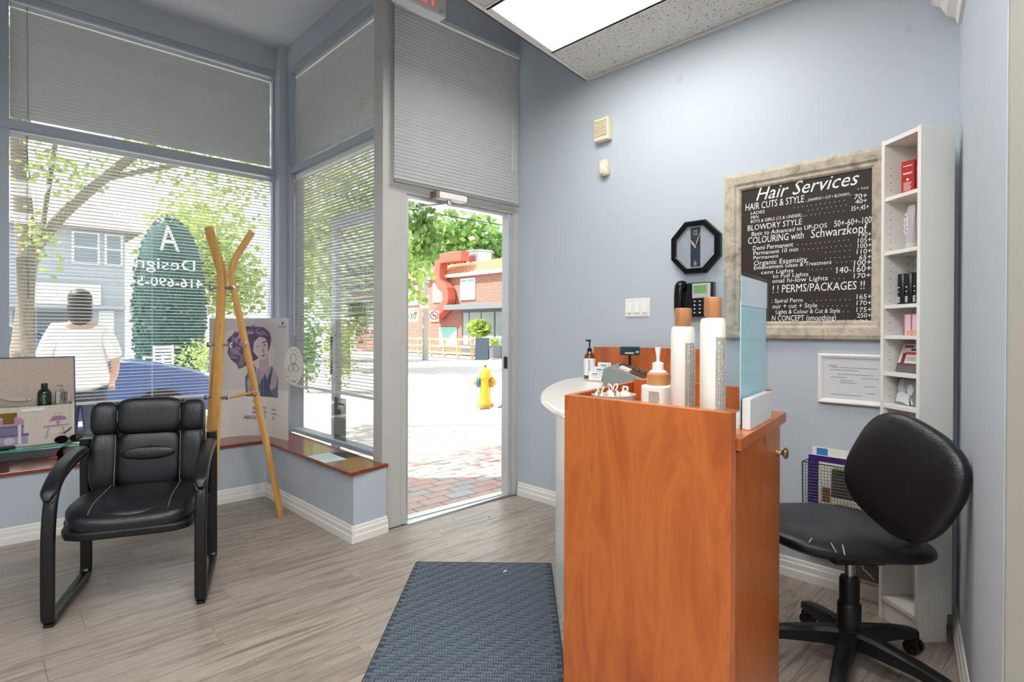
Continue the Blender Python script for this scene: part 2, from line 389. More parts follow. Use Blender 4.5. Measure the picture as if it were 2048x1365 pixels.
# ------------------------------------------------------------------ windows
w1 = sempty('window_1', (1.0, 4.85, 0.42))
og = (1.0, 4.85, 0.42)
MB().box(0.10, 0.212, 4.785, 4.90, 0.42, 3.36).box(1.84, 1.857, 4.785, 4.90, 0.42, 3.36).box(0.21, 1.845, 4.785, 4.90, 3.318, 3.36).box(0.21, 1.845, 4.785, 4.90, 0.42, 0.475).build('window_frame', FRAME, w1, bevel=0.003, org=og)
MB().box(0.12, 1.845, 4.780, 4.90, 2.502, 2.555).build('mullion', FRAME, w1, bevel=0.003, org=og)
for z0, z1 in ((0.475, 2.503), (2.554, 3.32)):
    MB().box(0.212, 1.842, 4.862, 4.868, z0, z1).build('window_pane', PANE, w1, org=og)
w2 = sempty('window_2', (1.97, 3.95, 0.42))
og = (1.97, 3.95, 0.42)
MB().box(1.915, 2.03, 4.615, 4.70, 0.42, 3.36).box(1.915, 2.03, 3.265, 3.305, 0.42, 3.36).box(1.915, 2.03, 3.30, 4.62, 3.318, 3.36).box(1.94, 2.03, 3.30, 4.62, 0.42, 0.452).build('window_frame', FRAME, w2, bevel=0.003, org=og)
MB().box(1.912, 2.03, 3.30, 4.62, 2.502, 2.555).build('mullion', FRAME, w2, bevel=0.003, org=og)
for z0, z1 in ((0.452, 2.503), (2.554, 3.32)):
    MB().box(1.995, 2.001, 3.303, 4.617, z0, z1).build('window_pane', PANE, w2, org=og)
w3 = sempty('window_3', (2.55, 3.22, 2.24))
MB().box(2.07, 3.02, 3.215, 3.221, 2.245, 3.33).build('window_pane', PANE, w3, org=(2.55, 3.22, 2.24))

# ------------------------------------------------------------------ door frame, threshold, open glass door
dfr = struct(MB().box(2.027, 2.072, 3.168, 3.27, 0, 3.335).box(2.07, 3.02, 3.17, 3.27, 2.128, 2.245).box(3.02, XR, 3.165, 3.27, 0, 3.335).build('trim_4', JAMB, bevel=0.003))
struct(MB().box(2.072, 2.096, 3.185, 3.26, 0.01, 2.128).box(2.985, 3.02, 3.185, 3.26, 0.01, 2.128).box(2.072, 3.02, 3.19, 3.26, 2.105, 2.13).build('trim_5', ALU, bevel=0.002))
MB().box(2.975, 2.986, 3.20, 3.225, 0.96, 1.05).build('strike_plate', BLACKM, dfr)
struct(MB().prism([(2.06, 3.125), (3.05, 3.185), (3.05, 3.285), (2.06, 3.285)], -0.02, 0.012).box(2.07, 3.03, 3.20, 3.25, 0.012, 0.018).build('trim_6', ALU, bevel=0.003))
dr = sempty('door_1', (2.085, 3.27, 0))
dr.rotation_euler = (0, 0, R(91))
MB().box(0, 0.055, -0.022, 0.022, 0.03, 2.10).box(0.83, 0.90, -0.022, 0.022, 0.03, 2.10).box(0.05, 0.84, -0.022, 0.022, 2.0, 2.10).box(0.05, 0.84, -0.022, 0.022, 0.03, 0.22).build('door_frame', ALU, dr, bevel=0.003)
MB().box(0.05, 0.84, -0.004, 0.004, 0.21, 2.01).build('door_pane', PANE, dr)
MB().tube([(0.80, 0.022, 0.9), (0.80, 0.07, 0.92), (0.80, 0.07, 1.2), (0.80, 0.022, 1.22)], 0.012).build('door_handle', STEEL, dr, smooth=True)
dc = thing('door_closer', 'white overhead door closer with folding arm on the door header', 'door closer', (2.38, 3.13, 2.12))
MB().box(-0.10, 0.13, -0.035, 0.04, 0.004, 0.046).build('closer_body', WPLAST, dc, bevel=0.006)
MB().lathe([(0.0, -0.022), (0.016, -0.022), (0.016, 0.004), (0, 0.004)], 14, (0.0, 0.0, 0)).build('spindle', STEEL, dc, smooth=True)
MB().sweep([(0, 0, -0.018), (-0.08, 0.22, -0.018)], rrect(0.026, 0.008, 0.003, 2)).sweep([(-0.08, 0.22, -0.028), (-0.27, 0.28, -0.028)], rrect(0.022, 0.008, 0.003, 2)).cyl((-0.08, 0.22, -0.04), (-0.08, 0.22, -0.01), 0.012).build('arm', ALU, dc)
MB().box(-0.125, -0.095, -0.03, 0.04, 0.0, 0.047).build('bracket', mat('rusty_bracket', '#8A7F70', 0.5, metal=0.4, noise=0.2, nscale=60), dc, bevel=0.003)

# ------------------------------------------------------------------ venetian blinds
def slat_mesh(L):
    n = 6; w = 0.025; top, bot = [], []
    for i in range(n+1):
        t = -0.5+i/n; z = 0.0034*(1-4*t*t); top.append((t*w, z+0.0003)); bot.append((t*w, z-0.0003))
    ring = top+bot[::-1]
    return MB().loft([[(x, y, z) for y, z in ring] for x in (0, L)])
def blind(label, loc, rz, L, z0, z1, tilt, ladders, wand=None, cord=None, tassel=False, dark=False, pitch=0.0235, lift=0.0):
    """local x along the window, local -y into the room"""
    b = thing('venetian_blind', label, 'blind', loc, rz, 'venetian blinds at the shop front')
    MB().box(0, L, -0.014, 0.014, z1-0.028, z1).box(0, L, -0.016, -0.013, z1-0.030, z1-0.022).build('head_rail', RAILW, b, bevel=0.002)
    sl = slat_mesh(L-0.006).build('slat', SLAT, b, smooth=True, ang=60)
    z = z1-0.045; k = 0; zs = []
    while z > z0+0.022: zs.append(z); z -= pitch
    for k, z in enumerate(zs):
        o = sl if k == 0 else inst(sl)
        o.location = (0.003, 0, z); o.rotation_euler = (R(tilt)+rnd.uniform(-0.02, 0.02), 0, 0)
    MB().sweep([(0, 0, z0+0.009), (L, 0, z0+0.009)], rrect(0.026, 0.017, 0.006, 3)).build('bottom_rail', RAILD if dark else RAILW, b, smooth=True)
    for x in ladders:
        m = MB()
        for yy in (-0.0135, 0.0135): m.tube([(x, yy, z1-0.03), (x, yy, z0+0.012)], 0.0008, 4)
        m.build('ladder_cord', CORD, b)
    if wand:
        MB().tube([(wand[0], -0.024, z1-0.02), (wand[0]+0.004, -0.026, wand[1])], 0.004, 6).cyl((wand[0], -0.022, z1-0.03), (wand[0], -0.022, z1-0.01), 0.005, 6).build('tilt_wand', glass('wand_acrylic', '#E8EEF2', 0.6), b, smooth=True)
    if cord:
        m = MB().tube([(cord[0], -0.02, z1-0.02), (cord[0]+0.003, -0.022, cord[1])], 0.0012, 5).tube([(cord[0]+0.012, -0.02, z1-0.02), (cord[0]+0.01, -0.022, cord[1]+0.02)], 0.0012, 5)
        c = m.build('pull_cord', CORD, b)
        MB().lathe([(0, 0), (0.006, 0.002), (0.005, 0.02), (0.002, 0.028), (0, 0.028)], 8, (cord[0]+0.003, -0.022, cord[1]-0.026)).build('tassel', CORD, c)
    if tassel:
        MB().sweep([(tassel[0], -0.02, tassel[1]), (tassel[0]-0.035, -0.03, tassel[1]-0.09)], rrect(0.022, 0.014, 0.003, 2)).build('cord_wrap', mat('cord_wrap', '#D9D2C6', 0.8), b)
    return b
BW = 1.62
blind('closed grey mini blind across the high transom of the wide front window', (0.215, 4.825, 0), 0, BW, 2.556, 3.305, -66, (0.13, 0.44, 0.78, 1.13, 1.46), wand=(0.085, 2.58), cord=(1.51, 2.66), pitch=0.0228)
blind('half-open mini blind filling the wide front window above the trunk', (0.215, 4.825, 0), 0, BW, 0.735, 2.49, -7, (0.13, 0.78, 1.46), wand=(0.085, 1.45), cord=(1.52, 1.60))
BS = 1.30
blind('closed mini blind with hanging cord wrap on the upper narrow side window', (1.955, 4.612, 0), R(-90), BS, 2.556, 3.305, -64, (0.10, 0.52, 1.03), wand=(0.05, 2.58), cord=(1.10, 2.80), tassel=(1.11, 2.80), pitch=0.0228)
blind('open mini blind stopping above the sill in the narrow side window', (1.955, 4.612, 0), R(-90), BS, 0.79, 2.49, -7, (0.10, 0.58, 1.12), wand=(0.05, 1.20), cord=(1.05, 1.85))
blind('dusty closed mini blind hanging in front of the transom over the open door', (1.945, 3.118, 0), R(0), 1.075, 2.17, 3.305, -66, (0.27, 0.56, 0.93), cord=(0.985, 2.45), dark=True, pitch=0.0228)

# ------------------------------------------------------------------ floor mat
ang_m = math.atan2(0.714, 0.700)
MATC = mat('mat_carpet', '#5F6973', 0.95, noise=0.45, nscale=120, bump=0.6, bscale=400)
mt = thing('door_mat', 'dark blue-grey ribbed carpet mat lying beside the reception desk', 'mat', (1.765, 2.602, 0), ang_m-PI/2)
MB().prism([(x+0.363, y-0.62) for x, y in rrect(0.726, 1.24, 0.015)], 0.0, 0.006).build('backing', mat('mat_rubber', '#39424B', 0.9), mt)
pile = MB(); bw, bh = 0.0395, 0.0203
for j in range(60):
    for i in range(18):
        x = 0.006+i*bw+(0.0 if j % 2 else bw/2)*1.0; y = -0.018-j*bh
        if x+bw > 0.725: continue
        if (i+j//2) % 2:
            for k in range(4): pile.box(x+k*bw/4+0.0012, x+(k+1)*bw/4-0.0012, y-bh+0.002, y, 0.006, 0.0105+rnd.uniform(0, 0.0015))
        else:
            pile.box(x+0.001, x+bw-0.001, y-bh+0.003, y-0.0005, 0.006, 0.0085+rnd.uniform(0, 0.001))
pile.build('carpet_pile', MATC, mt, kind='stuff')
MB().tube([(0, 0, 0), (0.025, 0.004, 0.0005)], 0.0035, 6).build('litter_scrap', PAPER, None, loc=(2.00, 2.165, 0.0155)); tag(bpy.data.objects['litter_scrap'], 'tiny white paper scrap on the grey mat', 'scrap')
sp = mat('leaf_crumb', '#4B4636', 0.9)
for k, (x, y) in enumerate(((2.34, 3.02), (2.52, 2.86), (2.55, 2.90), (2.74, 2.95), (2.88, 2.86), (2.20, 2.93), (2.62, 2.62))):
    a = rnd.uniform(0, 6); d = 0.006
    q = MB().loft([[(-d, 0, 0.0002), (0, -d*0.5, 0.0002), (d, 0, 0.0002), (0, d*0.5, 0.0002)], [(-d, 0, 0.001), (0, -d*0.5, 0.003), (d, 0, 0.002), (0, d*0.5, 0.003)]]).build('leaf_crumb', sp, None, loc=(x, y, 0.0), rot=(0, 0, a))
    tag(q, 'dark dry leaf crumb on the grey plank floor by the door', 'crumb', 'leaf crumbs on the floor')

# ------------------------------------------------------------------ reception desk
DO = (1.36, 1.0, 0)
desk = thing('reception_desk', 'cherry laminate reception desk with curved white front and cream counter', 'desk', DO)
MB().box(1.358, 1.388, 0.655, 1.193, 0, 1.05).build('end_panel', CHERRY, desk, bevel=0.002, org=DO)
outer = curve([(1.398, 1.216, 0), (1.571, 1.38, 0), (1.651, 1.506, 0), (1.795, 1.698, 0), (1.94, 1.851, 0), (2.173, 2.046, 0), (2.501, 2.259, 0), (2.745, 2.371, 0), (2.905, 2.40, 0), (3.05, 2.40, 0)], 4)
dv = lambda x: 1.195+(x-1.36)*0.258
MB().prism([(p[0], p[1]) for p in outer]+[(3.05, dv(3.05)+0.01), (1.50, dv(1.50)+0.004), (1.43, dv(1.43)+0.002)], 0.924, 0.952).build('countertop', CTOP, desk, smooth=True, bevel=0.011, seg=3, org=DO)
base = curve([(1.392, 1.12, 0), (1.50, 1.235, 0), (1.66, 1.41, 0), (1.83, 1.60, 0), (2.05, 1.84, 0), (2.31, 2.085, 0), (2.56, 2.235, 0), (2.80, 2.30, 0), (3.045, 2.30, 0)], 4)
inner = [(x+0.014, y-0.02) for x, y, z in base]
fm = MB(); n = len(base)
fm.add([(p[0], p[1], z) for z in (0, 0.924) for p in base]+[(p[0], p[1], z) for z in (0, 0.924) for p in inner],
       [(i, i+1, n+i+1, n+i) for i in range(n-1)]+[(2*n+i+1, 2*n+i, 3*n+i, 3*n+i+1) for i in range(n-1)]+[(n+i, n+i+1, 3*n+i+1, 3*n+i) for i in range(n-1)])
fm.build('curved_front', WLAM, desk, smooth=True, org=DO)
MB().prism([(1.388, dv(1.388)-0.022), (2.62, dv(2.62)-0.022), (2.62, dv(2.62)), (1.388, dv(1.388))], 0.0, 1.05).build('divider_panel', CHERRY, desk, bevel=0.002, org=DO)
fy = lambda x: 0.655+(x-1.388)*0.197
MB().prism([(1.388, fy(1.388)-0.012), (1.955, fy(1.955)-0.012), (1.955, dv(1.955)-0.022), (1.388, dv(1.388)-0.022)], 0.953, 0.985).build('work_surface', CHERRY, desk, bevel=0.002, org=DO)
MB().prism([(1.388, fy(1.388)+0.03), (1.95, fy(1.95)+0.03), (1.95, dv(1.95)-0.024), (1.388, dv(1.388)-0.024)], 0.0, 0.952).build('cabinet_body', CHERRY, desk, org=DO)
cdoor = MB().prism([(1.405, fy(1.405)+0.006), (1.948, fy(1.948)+0.006), (1.948, fy(1.948)+0.026), (1.405, fy(1.405)+0.026)], 0.06, 0.944).build('cabinet_door', CHERRY, desk, bevel=0.0015, org=DO)
kx = 1.885; kd = Vector((0.193, -0.981, 0)); kp = Vector((kx, fy(kx)+0.006, 0.863))-Vector(DO)
kn = MB().at(frame(kp, (0.981, 0.193, 0), (0, 0, 1)))
kn.lathe([(0, 0), (0.012, 0), (0.010, 0.003), (0.006, 0.008), (0.006, 0.016), (0.012, 0.022), (0.018, 0.027), (0.018, 0.031), (0.013, 0.035), (0, 0.036)], 18).build('knob', BRASS, cdoor, smooth=True)
MB().prism([(1.895, fy(1.9)+0.028), (1.917, fy(1.9)+0.032), (1.917, dv(1.917)-0.024), (1.895, dv(1.895)-0.024)], 0.985, 1.062).build('far_panel', CHERRY, desk, bevel=0.002, org=DO)
up_ = [(3.048, 1.62), (3.048, 2.17), (2.955, 2.345)]
um = MB()
for a, b in zip(up_[:-1], up_[1:]):
    d = Vector((b[0]-a[0], b[1]-a[1])).normalized(); nx, ny = -d.y*0.018, d.x*0.018
    um.prism([a, b, (b[0]+nx, b[1]+ny), (a[0]+nx, a[1]+ny)], 0.952, 1.146)
um.build('upstand', CHERRY, desk, bevel=0.002, org=DO)
MB().box(2.0, 3.045, 1.30, 1.50, 0.70, 0.73).build('inner_shelf', CHERRY, desk, org=DO)

# ------------------------------------------------------------------ things on the desk
LABW = mat('bottle_white', '#EFE9DE', 0.4); CARAM = mat('caramel_cap', '#C58A55', 0.3); CLEARCAP = glass('clear_cap', '#FBF6F2', 0.2, 0.05, 0.25)
TXT = mat('label_print', '#77736E', 0.7)
def ringtext(M, x0, x1, z0, z1, n, par, m=TXT, seed=1):
    """small unreadable product print as fine ink rows"""
    r = random.Random(seed); b = MB().at(M); dz = (z1-z0)/n
    for i in range(n):
        x = x0
        while x < x1-0.002:
            w = r.uniform(0.002, 0.007); e = min(x+w, x1); b.box(x, e, z0+i*dz, z0+i*dz+dz*0.5, 0, 0.0004); x = e+r.uniform(0.0008, 0.002)
    return b.build('label_print', m, par)
def shampoo(label, x, y, r, h, hc, seed):
    t = thing('shampoo_bottle', label, 'bottle', (x, y, 0.9856), 0, 'tall white salon bottles on the desk')
    MB().lathe([(0, 0), (r*0.9, 0), (r, 0.006), (r, h-0.012), (r*0.9, h), (r*0.5, h+0.004), (0, h+0.004)], 28).build('body', LABW, t, smooth=True)
    MB().lathe([(0, h+0.004), (r*0.62, h+0.004), (r*0.66, h+0.01), (r*0.66, h+hc-0.004), (r*0.6, h+hc), (0, h+hc)], 24).build('cap', CARAM, t, smooth=True)
    MB().lathe([(r*0.70, h+0.004), (r*0.72, h+0.004), (r*0.72, h+hc*0.98), (r*0.70, h+hc*0.98)], 24).build('cap_shell', CLEARCAP, t, smooth=True)
    d = Vector((-0.80, -0.60, 0)).normalized(); sx = Vector((-d.y, d.x, 0))
    for a0 in (0.22, 0.56, 0.90):
        dd = Matrix.Rotation(a0, 3, 'Z') @ d; ss = Vector((-dd.y, dd.x, 0))
        ringtext(frame(dd*(r+0.0003), ss, (0, 0, 1)), -r*0.155, r*0.155, 0.03, h*0.84, int(h/0.0052), t, seed=seed+int(a0*10))
    return t
shampoo('taller white shampoo bottle with caramel cap beside the acrylic leaflet holder', 1.462, 0.757, 0.033, 0.297, 0.058, 3)
shampoo('shorter white shampoo bottle with caramel cap next to the pump jar', 1.53, 0.885, 0.0345, 0.275, 0.056, 9)
pj = thing('pump_jar', 'squat white pump jar with caramel collar behind the desk end panel', 'jar', (1.58, 1.0, 0.9856))
MB().prism([(x, y) for x, y in rrect(0.085, 0.085, 0.02)], 0, 0.095).build('body', LABW, pj, smooth=True, bevel=0.006)
MB().lathe([(0, 0.095), (0.034, 0.095), (0.034, 0.128), (0.028, 0.135), (0, 0.135)], 22).build('collar', CARAM, pj, smooth=True)
MB().lathe([(0, 0.135), (0.028, 0.135), (0.02, 0.142), (0.0175, 0.142), (0.0175, 0.162), (0.012, 0.166), (0.0055, 0.168), (0.0055, 0.184), (0.009, 0.205), (0.009, 0.212), (0, 0.213)], 20).build('pump', WPLAST, pj, smooth=True)
ringtext(frame((-0.0431, 0, 0), (0, -1, 0), (0, 0, 1)), -0.005, 0.032, 0.02, 0.08, 11, pj, seed=5)
# tray of hair clips
tr = thing('clip_tray', 'shallow grey tray for hair clips behind the desk end panel', 'tray', (1.50, 1.11, 0.9856))
MB().loft([[(x*0.055, y*0.045, 0.0) for x, y in [(math.cos(2*PI*i/20), math.sin(2*PI*i/20)) for i in range(20)]], [(x*0.08, y*0.065, 0.062) for x, y in [(math.cos(2*PI*i/20), math.sin(2*PI*i/20)) for i in range(20)]], [(x*0.076, y*0.061, 0.062) for x, y in [(math.cos(2*PI*i/20), math.sin(2*PI*i/20)) for i in range(20)]], [(x*0.052, y*0.042, 0.004) for x, y in [(math.cos(2*PI*i/20), math.sin(2*PI*i/20)) for i in range(20)]]]).build('bowl', mat('grey_tray', '#B9BAB8', 0.4), tr, smooth=True)
CLIPM = mat('ivory_clip', '#E9E0CC', 0.35)
def claw(label, loc, rz, s, tilt):
    t = thing('claw_clip', label, 'hair clip', loc, rz, 'ivory hair clips in the tray'); T_ = Matrix.Rotation(tilt, 4, 'X')
    for sg in (-1, 1):
        MB().at(T_).cush((0, sg*0.010*s, 0.024*s), (0.056*s, 0.017*s, 0.048*s), 2.2, 8, lambda x, y, z: (x, y+sg*0.006*s*(1-(x/(0.028*s))**2), z)).build('jaw', CLIPM, t, smooth=True)
        MB().at(T_).tube([(0.013*s*math.cos(q), sg*(0.012+0.006*math.sin(q))*s, (0.058+0.014*math.sin(q))*s) for q in [2*PI*i/16 for i in range(16)]], 0.0032*s, 6, closed=True).build('finger_loop', CLIPM, t, smooth=True)
    MB().at(T_).cyl((-0.016*s, 0, 0.044*s), (0.016*s, 0, 0.044*s), 0.005*s, 10).build('spring', STEEL, t, smooth=True)
claw('upright narrow ivory claw clip at the tray rim', (1.458, 1.136, 1.028), 0.5, 0.62, 0.1)
claw('rounded ivory claw clip in the middle of the tray', (1.497, 1.112, 1.024), 1.2, 0.78, 0.0)
claw('small ivory claw clip leaning beside the pump jar', (1.537, 1.094, 1.030), 1.9, 0.58, 0.1)
# acrylic leaflet holder
lh = thing('leaflet_holder', 'tall clear acrylic leaflet holder with aqua sheet on the desk', 'leaflet holder', (1.675, 0.735, 0.9856), math.atan2(0.19, 0.98))
MB().box(-0.155, 0.165, -0.002, 0.002, 0.0, 0.425).box(-0.155, -0.151, 0, 0.075, 0.0, 0.40).box(0.161, 0.165, 0, 0.075, 0, 0.40).box(-0.155, 0.165, 0.073, 0.077, 0.0, 0.44).build('acrylic_case', ACRYL, lh)
MB().box(-0.155, 0.165, 0.004, 0.072, 0.0, 0.012).build('base', WPLAST, lh)
MB().prism([(-0.145, 0.004), (0.155, 0.004), (0.155, 0.007), (-0.145, 0.007)], 0.01, 0.345).build('aqua_sheet', mat('aqua_paper', '#BFDDE2', 0.6), lh)
MB().box(-0.150, 0.160, 0.0025, 0.0035, 0.335, 0.415).build('white_header', mat('pale_card', '#E9ECEE', 0.6), lh)
MB().box(-0.158, 0.10, -0.024, -0.003, 0.0, 0.082).build('front_pocket', mat('pale_grey_card', '#D2D3D2', 0.5), lh, bevel=0.001)
# amber pump bottle
ab = thing('soap_bottle', 'amber bottle with black pump and white label on the cream counter', 'bottle', (2.835, 2.285, 0.9526))
MB().lathe([(0, 0), (0.033, 0), (0.035, 0.004), (0.035, 0.128), (0.031, 0.145), (0.018, 0.162), (0.0135, 0.168), (0, 0.168)], 24).build('body', mat('amber_glass', '#6A3413', 0.12, spec=0.7, coat=0.3), ab, smooth=True)
MB().lathe([(0.0353, 0.020), (0.0357, 0.020), (0.0357, 0.125), (0.0353, 0.125)], 24).build('paper_label', PAPER, ab, smooth=True)
MB().lathe([(0, 0.166), (0.015, 0.166), (0.015, 0.184), (0.006, 0.188), (0.0045, 0.19), (0.0045, 0.226), (0.008, 0.232), (0.008, 0.240), (0, 0.242)], 16).box(-0.035, 0.004, -0.005, 0.005, 0.231, 0.240).build('pump', BLACKP, ab, smooth=True)
ringtext(frame(Vector((-0.77, -0.63, 0)).normalized()*0.0358, (0.63, -0.77, 0), (0, 0, 1)), -0.007, 0.006, 0.03, 0.118, 8, ab, INK, seed=8)
# tiered business card holder and its cards
ch = thing('card_holder', 'clear three-tier card holder beside the cash register', 'card holder', (2.70, 2.13, 0.9526), R(-87))
for k in range(3):
    MB().box(-0.052, 0.052, 0.004+k*0.045, 0.007+k*0.045, 0, 0.052+k*0.024).build('tier', ACRYL, ch)
MB().box(-0.052, -0.049, 0, 0.13, 0, 0.045).box(0.049, 0.052, 0, 0.13, 0, 0.045).box(-0.052, 0.052, 0, 0.13, 0, 0.002).build('tray', ACRYL, ch)
BLUEINK = mat('blue_print', '#5C6FA6', 0.7); PINKINK = mat('pink_print', '#D79A94', 0.7)
for k, nm in enumerate(('front', 'middle', 'back')):
    c = thing('business_cards', 'stack of white business cards in the %s tier of the clear holder' % nm, 'cards', (0, 0, 0), 0, 'business card stacks')
    c.location = Matrix.Translation((2.70, 2.13, 0.9526)) @ Matrix.Rotation(R(-87), 4, 'Z') @ Vector((0, -0.003+k*0.045, 0.003+k*0.024)); c.rotation_euler = (R(-8), 0, R(-87))
    MB().box(-0.045, 0.045, -0.006, 0.0, 0.0, 0.055).build('card_stack', PAPER, c)
    m = MB().at(frame((0, -0.0062, 0), (1, 0, 0), (0, 0, 1)))
    m.box(-0.022, 0.018, 0.036, 0.042, 0, 0.0004).build('blue_lettering', BLUEINK, c)
    MB().at(frame((0, -0.0062, 0), (1, 0, 0), (0, 0, 1))).box(-0.024, 0.022, 0.027, 0.030, 0, 0.0004).box(-0.02, 0.03, 0.018, 0.020, 0, 0.0004).build('pink_lettering', PINKINK, c)
    MB().at(frame((0, -0.0062, 0), (1, 0, 0), (0, 0, 1))).tube([(0.026+0.007*math.cos(t), 0.041+0.009*math.sin(t), 0) for t in [R(-80+i*20) for i in range(9)]], 0.0012, 5).build('swoosh', BLUEINK, c)
# cash register
RG = mat('register_grey', '#7E8584', 0.45, noise=0.04); RD = mat('register_dark', '#3B3331', 0.5)
cg = thing('cash_register', 'grey cash register with dark keypad against the wooden upstand', 'cash register', (2.63, 1.80, 0.9526), R(28))
MB().add([(-0.17, -0.14, 0), (0.17, -0.14, 0), (0.17, 0.15, 0), (-0.17, 0.15, 0), (-0.17, -0.14, 0.02), (0.17, -0.14, 0.02), (0.17, 0.11, 0.115), (-0.17, 0.11, 0.115), (0.17, 0.15, 0.10), (-0.17, 0.15, 0.10)],
    [(3, 2, 1, 0), (0, 1, 5, 4), (4, 5, 6, 7), (7, 6, 8, 9), (9, 8, 2, 3), (1, 2, 8, 6, 5), (0, 4, 7, 9, 3)]).build('housing', RG, cg, bevel=0.006)
sl = math.atan2(0.095, 0.25)
SM = Matrix.Translation((0, -0.14, 0.021)) @ Matrix.Rotation(sl, 4, 'X')
MB().at(SM).box(0.0, 0.16, 0.03, 0.25, 0, 0.004).build('keypad', RD, cg)
keym = MB().at(SM)
for i in range(6):
    for j in range(5): keym.box(0.008+i*0.025, 0.028+i*0.025, 0.04+j*0.034, 0.066+j*0.034, 0.004, 0.009)
keym.build('keys', mat('register_key', '#59463F', 0.5), cg)
MB().at(SM).box(-0.15, -0.02, 0.05, 0.16, 0, 0.004).build('printer_window', mat('smoky_plastic', '#2B2E27', 0.15), cg)
MB().at(SM).box(-0.15, -0.05, 0.17, 0.225, 0.0, 0.012).build('receipt_paper', mat('receipt', '#EBD9D4', 0.7), cg)
pdp = thing('price_display', 'dark teal customer display on a short post behind the cash register', 'display', (2.90, 2.03, 0.9526), R(-50))
MB().cyl((0, 0.0, 0), (0, 0, 0.15), 0.008, 10).lathe([(0, 0), (0.03, 0), (0.03, 0.006), (0, 0.008)], 16).build('post', BLACKP, pdp, smooth=True)
MB().box(-0.057, 0.057, -0.022, 0.022, 0.15, 0.202).build('display_head', mat('teal_plastic', '#20404A', 0.25), pdp, bevel=0.006)
MB().box(-0.03, 0.022, -0.0235, -0.022, 0.160, 0.168).box(0.034, 0.05, -0.0235, -0.022, 0.166, 0.176).build('display_label', mat('display_label', '#D9DDC8', 0.6), pdp)

# ------------------------------------------------------------------ things on the blue wall (local -y faces the room, local x runs to the right)
RW = R(-90)
def wallthing(name, label, cat, y, z, group=None): return thing(name, label, cat, (XR, y, z), RW, group)
def wx(y, yc): return -(y-yc)
mb = wallthing('menu_board', 'dark menu board with white hand lettering in a driftwood frame', 'menu board', 1.11, 1.213)
bwid, bhei = 0.795, 0.883
def picframe(par, w, h, fw_, depth, m, name='frame_rail', inner=True):
    prof = [(0, 0), (0, depth*0.85), (fw_*0.2, depth), (fw_*0.62, depth*0.9), (fw_*0.74, depth*0.62), (fw_*0.9, depth*0.62), (fw_, depth*0.35), (fw_, 0)]
    cs = [(-w/2, 0), (w/2, 0), (w/2, h), (-w/2, h)]; ins = [(1, 1), (-1, 1), (-1, -1), (1, -1)]
    for k in range(4):
        a, b = cs[k], cs[(k+1) % 4]; ia, ib = ins[k], ins[(k+1) % 4]
        r0 = [(a[0]+ia[0]*o, -d-0.001, a[1]+ia[1]*o) for o, d in prof]; r1 = [(b[0]+ib[0]*o, -d-0.001, b[1]+ib[1]*o) for o, d in prof]
        q = MB().loft([r0, r1]).build(name, m, par)
picframe(mb, bwid, bhei, 0.088, 0.034, DRIFT)
MB().box(-0.315, 0.315, -0.010, -0.002, 0.075, bhei-0.075).build('board', mat('menu_brown', '#2E231B', 0.6, noise=0.15, nscale=120), mb)
MENU = [("Hair Services",1.341,0.854,1.942,0.073),("HAIR CUTS & STYLE",1.398,1.099,1.897,0.039),("....(SHAMPOO + CUT + BLOWDRY)...",1.092,0.886,1.897,0.015),("+ TAX",0.862,0.815,1.915,0.011),
("LADIES",1.369,1.296,1.871,0.018),("MEN",1.369,1.327,1.848,0.018),("BOYS & GIRLS (12 & UNDER)...",1.369,1.098,1.826,0.018),("70+",0.874,0.821,1.874,0.025),("40+",0.870,0.821,1.851,0.023),("35+,45+",0.888,0.813,1.821,0.024),
("BLOWDRY STYLE",1.386,1.109,1.787,0.032),("Basic to Advanced to UP-DOS",1.364,0.993,1.757,0.024),("50+-60+-100",0.961,0.802,1.755,0.033),("COLOURING with",1.383,1.100,1.716,0.039),("Schwarzkopf",1.066,0.818,1.713,0.046),
("Demi Permanent",1.357,1.151,1.680,0.026),("Permanent 10 min",1.354,1.126,1.654,0.024),("Permanent",1.354,1.223,1.631,0.021),("Organic Essensity",1.351,1.083,1.599,0.027),("Enhancement Glaze & Treatment",1.351,0.971,1.577,0.022),
("cent Lights",1.313,1.148,1.550,0.021),("to Full Lights",1.252,1.077,1.526,0.022),("onal hi-low Lights",1.254,0.988,1.500,0.025),
("90+",0.844,0.803,1.692,0.025),("105+",0.859,0.802,1.666,0.025),("100+",0.859,0.801,1.641,0.024),("110+",0.863,0.801,1.614,0.025),("65+",0.852,0.802,1.587,0.024),("100+",0.874,0.802,1.561,0.027),("140-160+",0.950,0.802,1.530,0.033),("170+",0.875,0.804,1.501,0.025),
("! ! PERMS/PACKAGES !!",1.252,0.828,1.449,0.043),(": Spiral Perm",1.256,1.103,1.397,0.023),("our + cut + Style",1.253,1.035,1.368,0.025),("Lights & Colour & Cut & Style",1.235,0.932,1.340,0.023),("N CONCEPT (smoothing)",1.255,0.950,1.304,0.030),
("165+",0.862,0.800,1.402,0.025),("170+",0.862,0.800,1.373,0.024),("175+",0.862,0.800,1.341,0.025),("250+",0.860,0.801,1.315,0.023),("* Tax is not included.",1.031,0.812,1.297,0.013)]
MF = frame((0, -0.0102, 0), (1, 0, 0), (0, 0, 1))
for k, (s_, ya, yb, z, h) in enumerate(MENU):
    text(s_, MF, (wx(ya, 1.11), wx(yb, 1.11), z-1.213, h*0.92), CHALK, mb, shear=0.35 if k == 0 else 0.06)
dots = MB().at(MF)
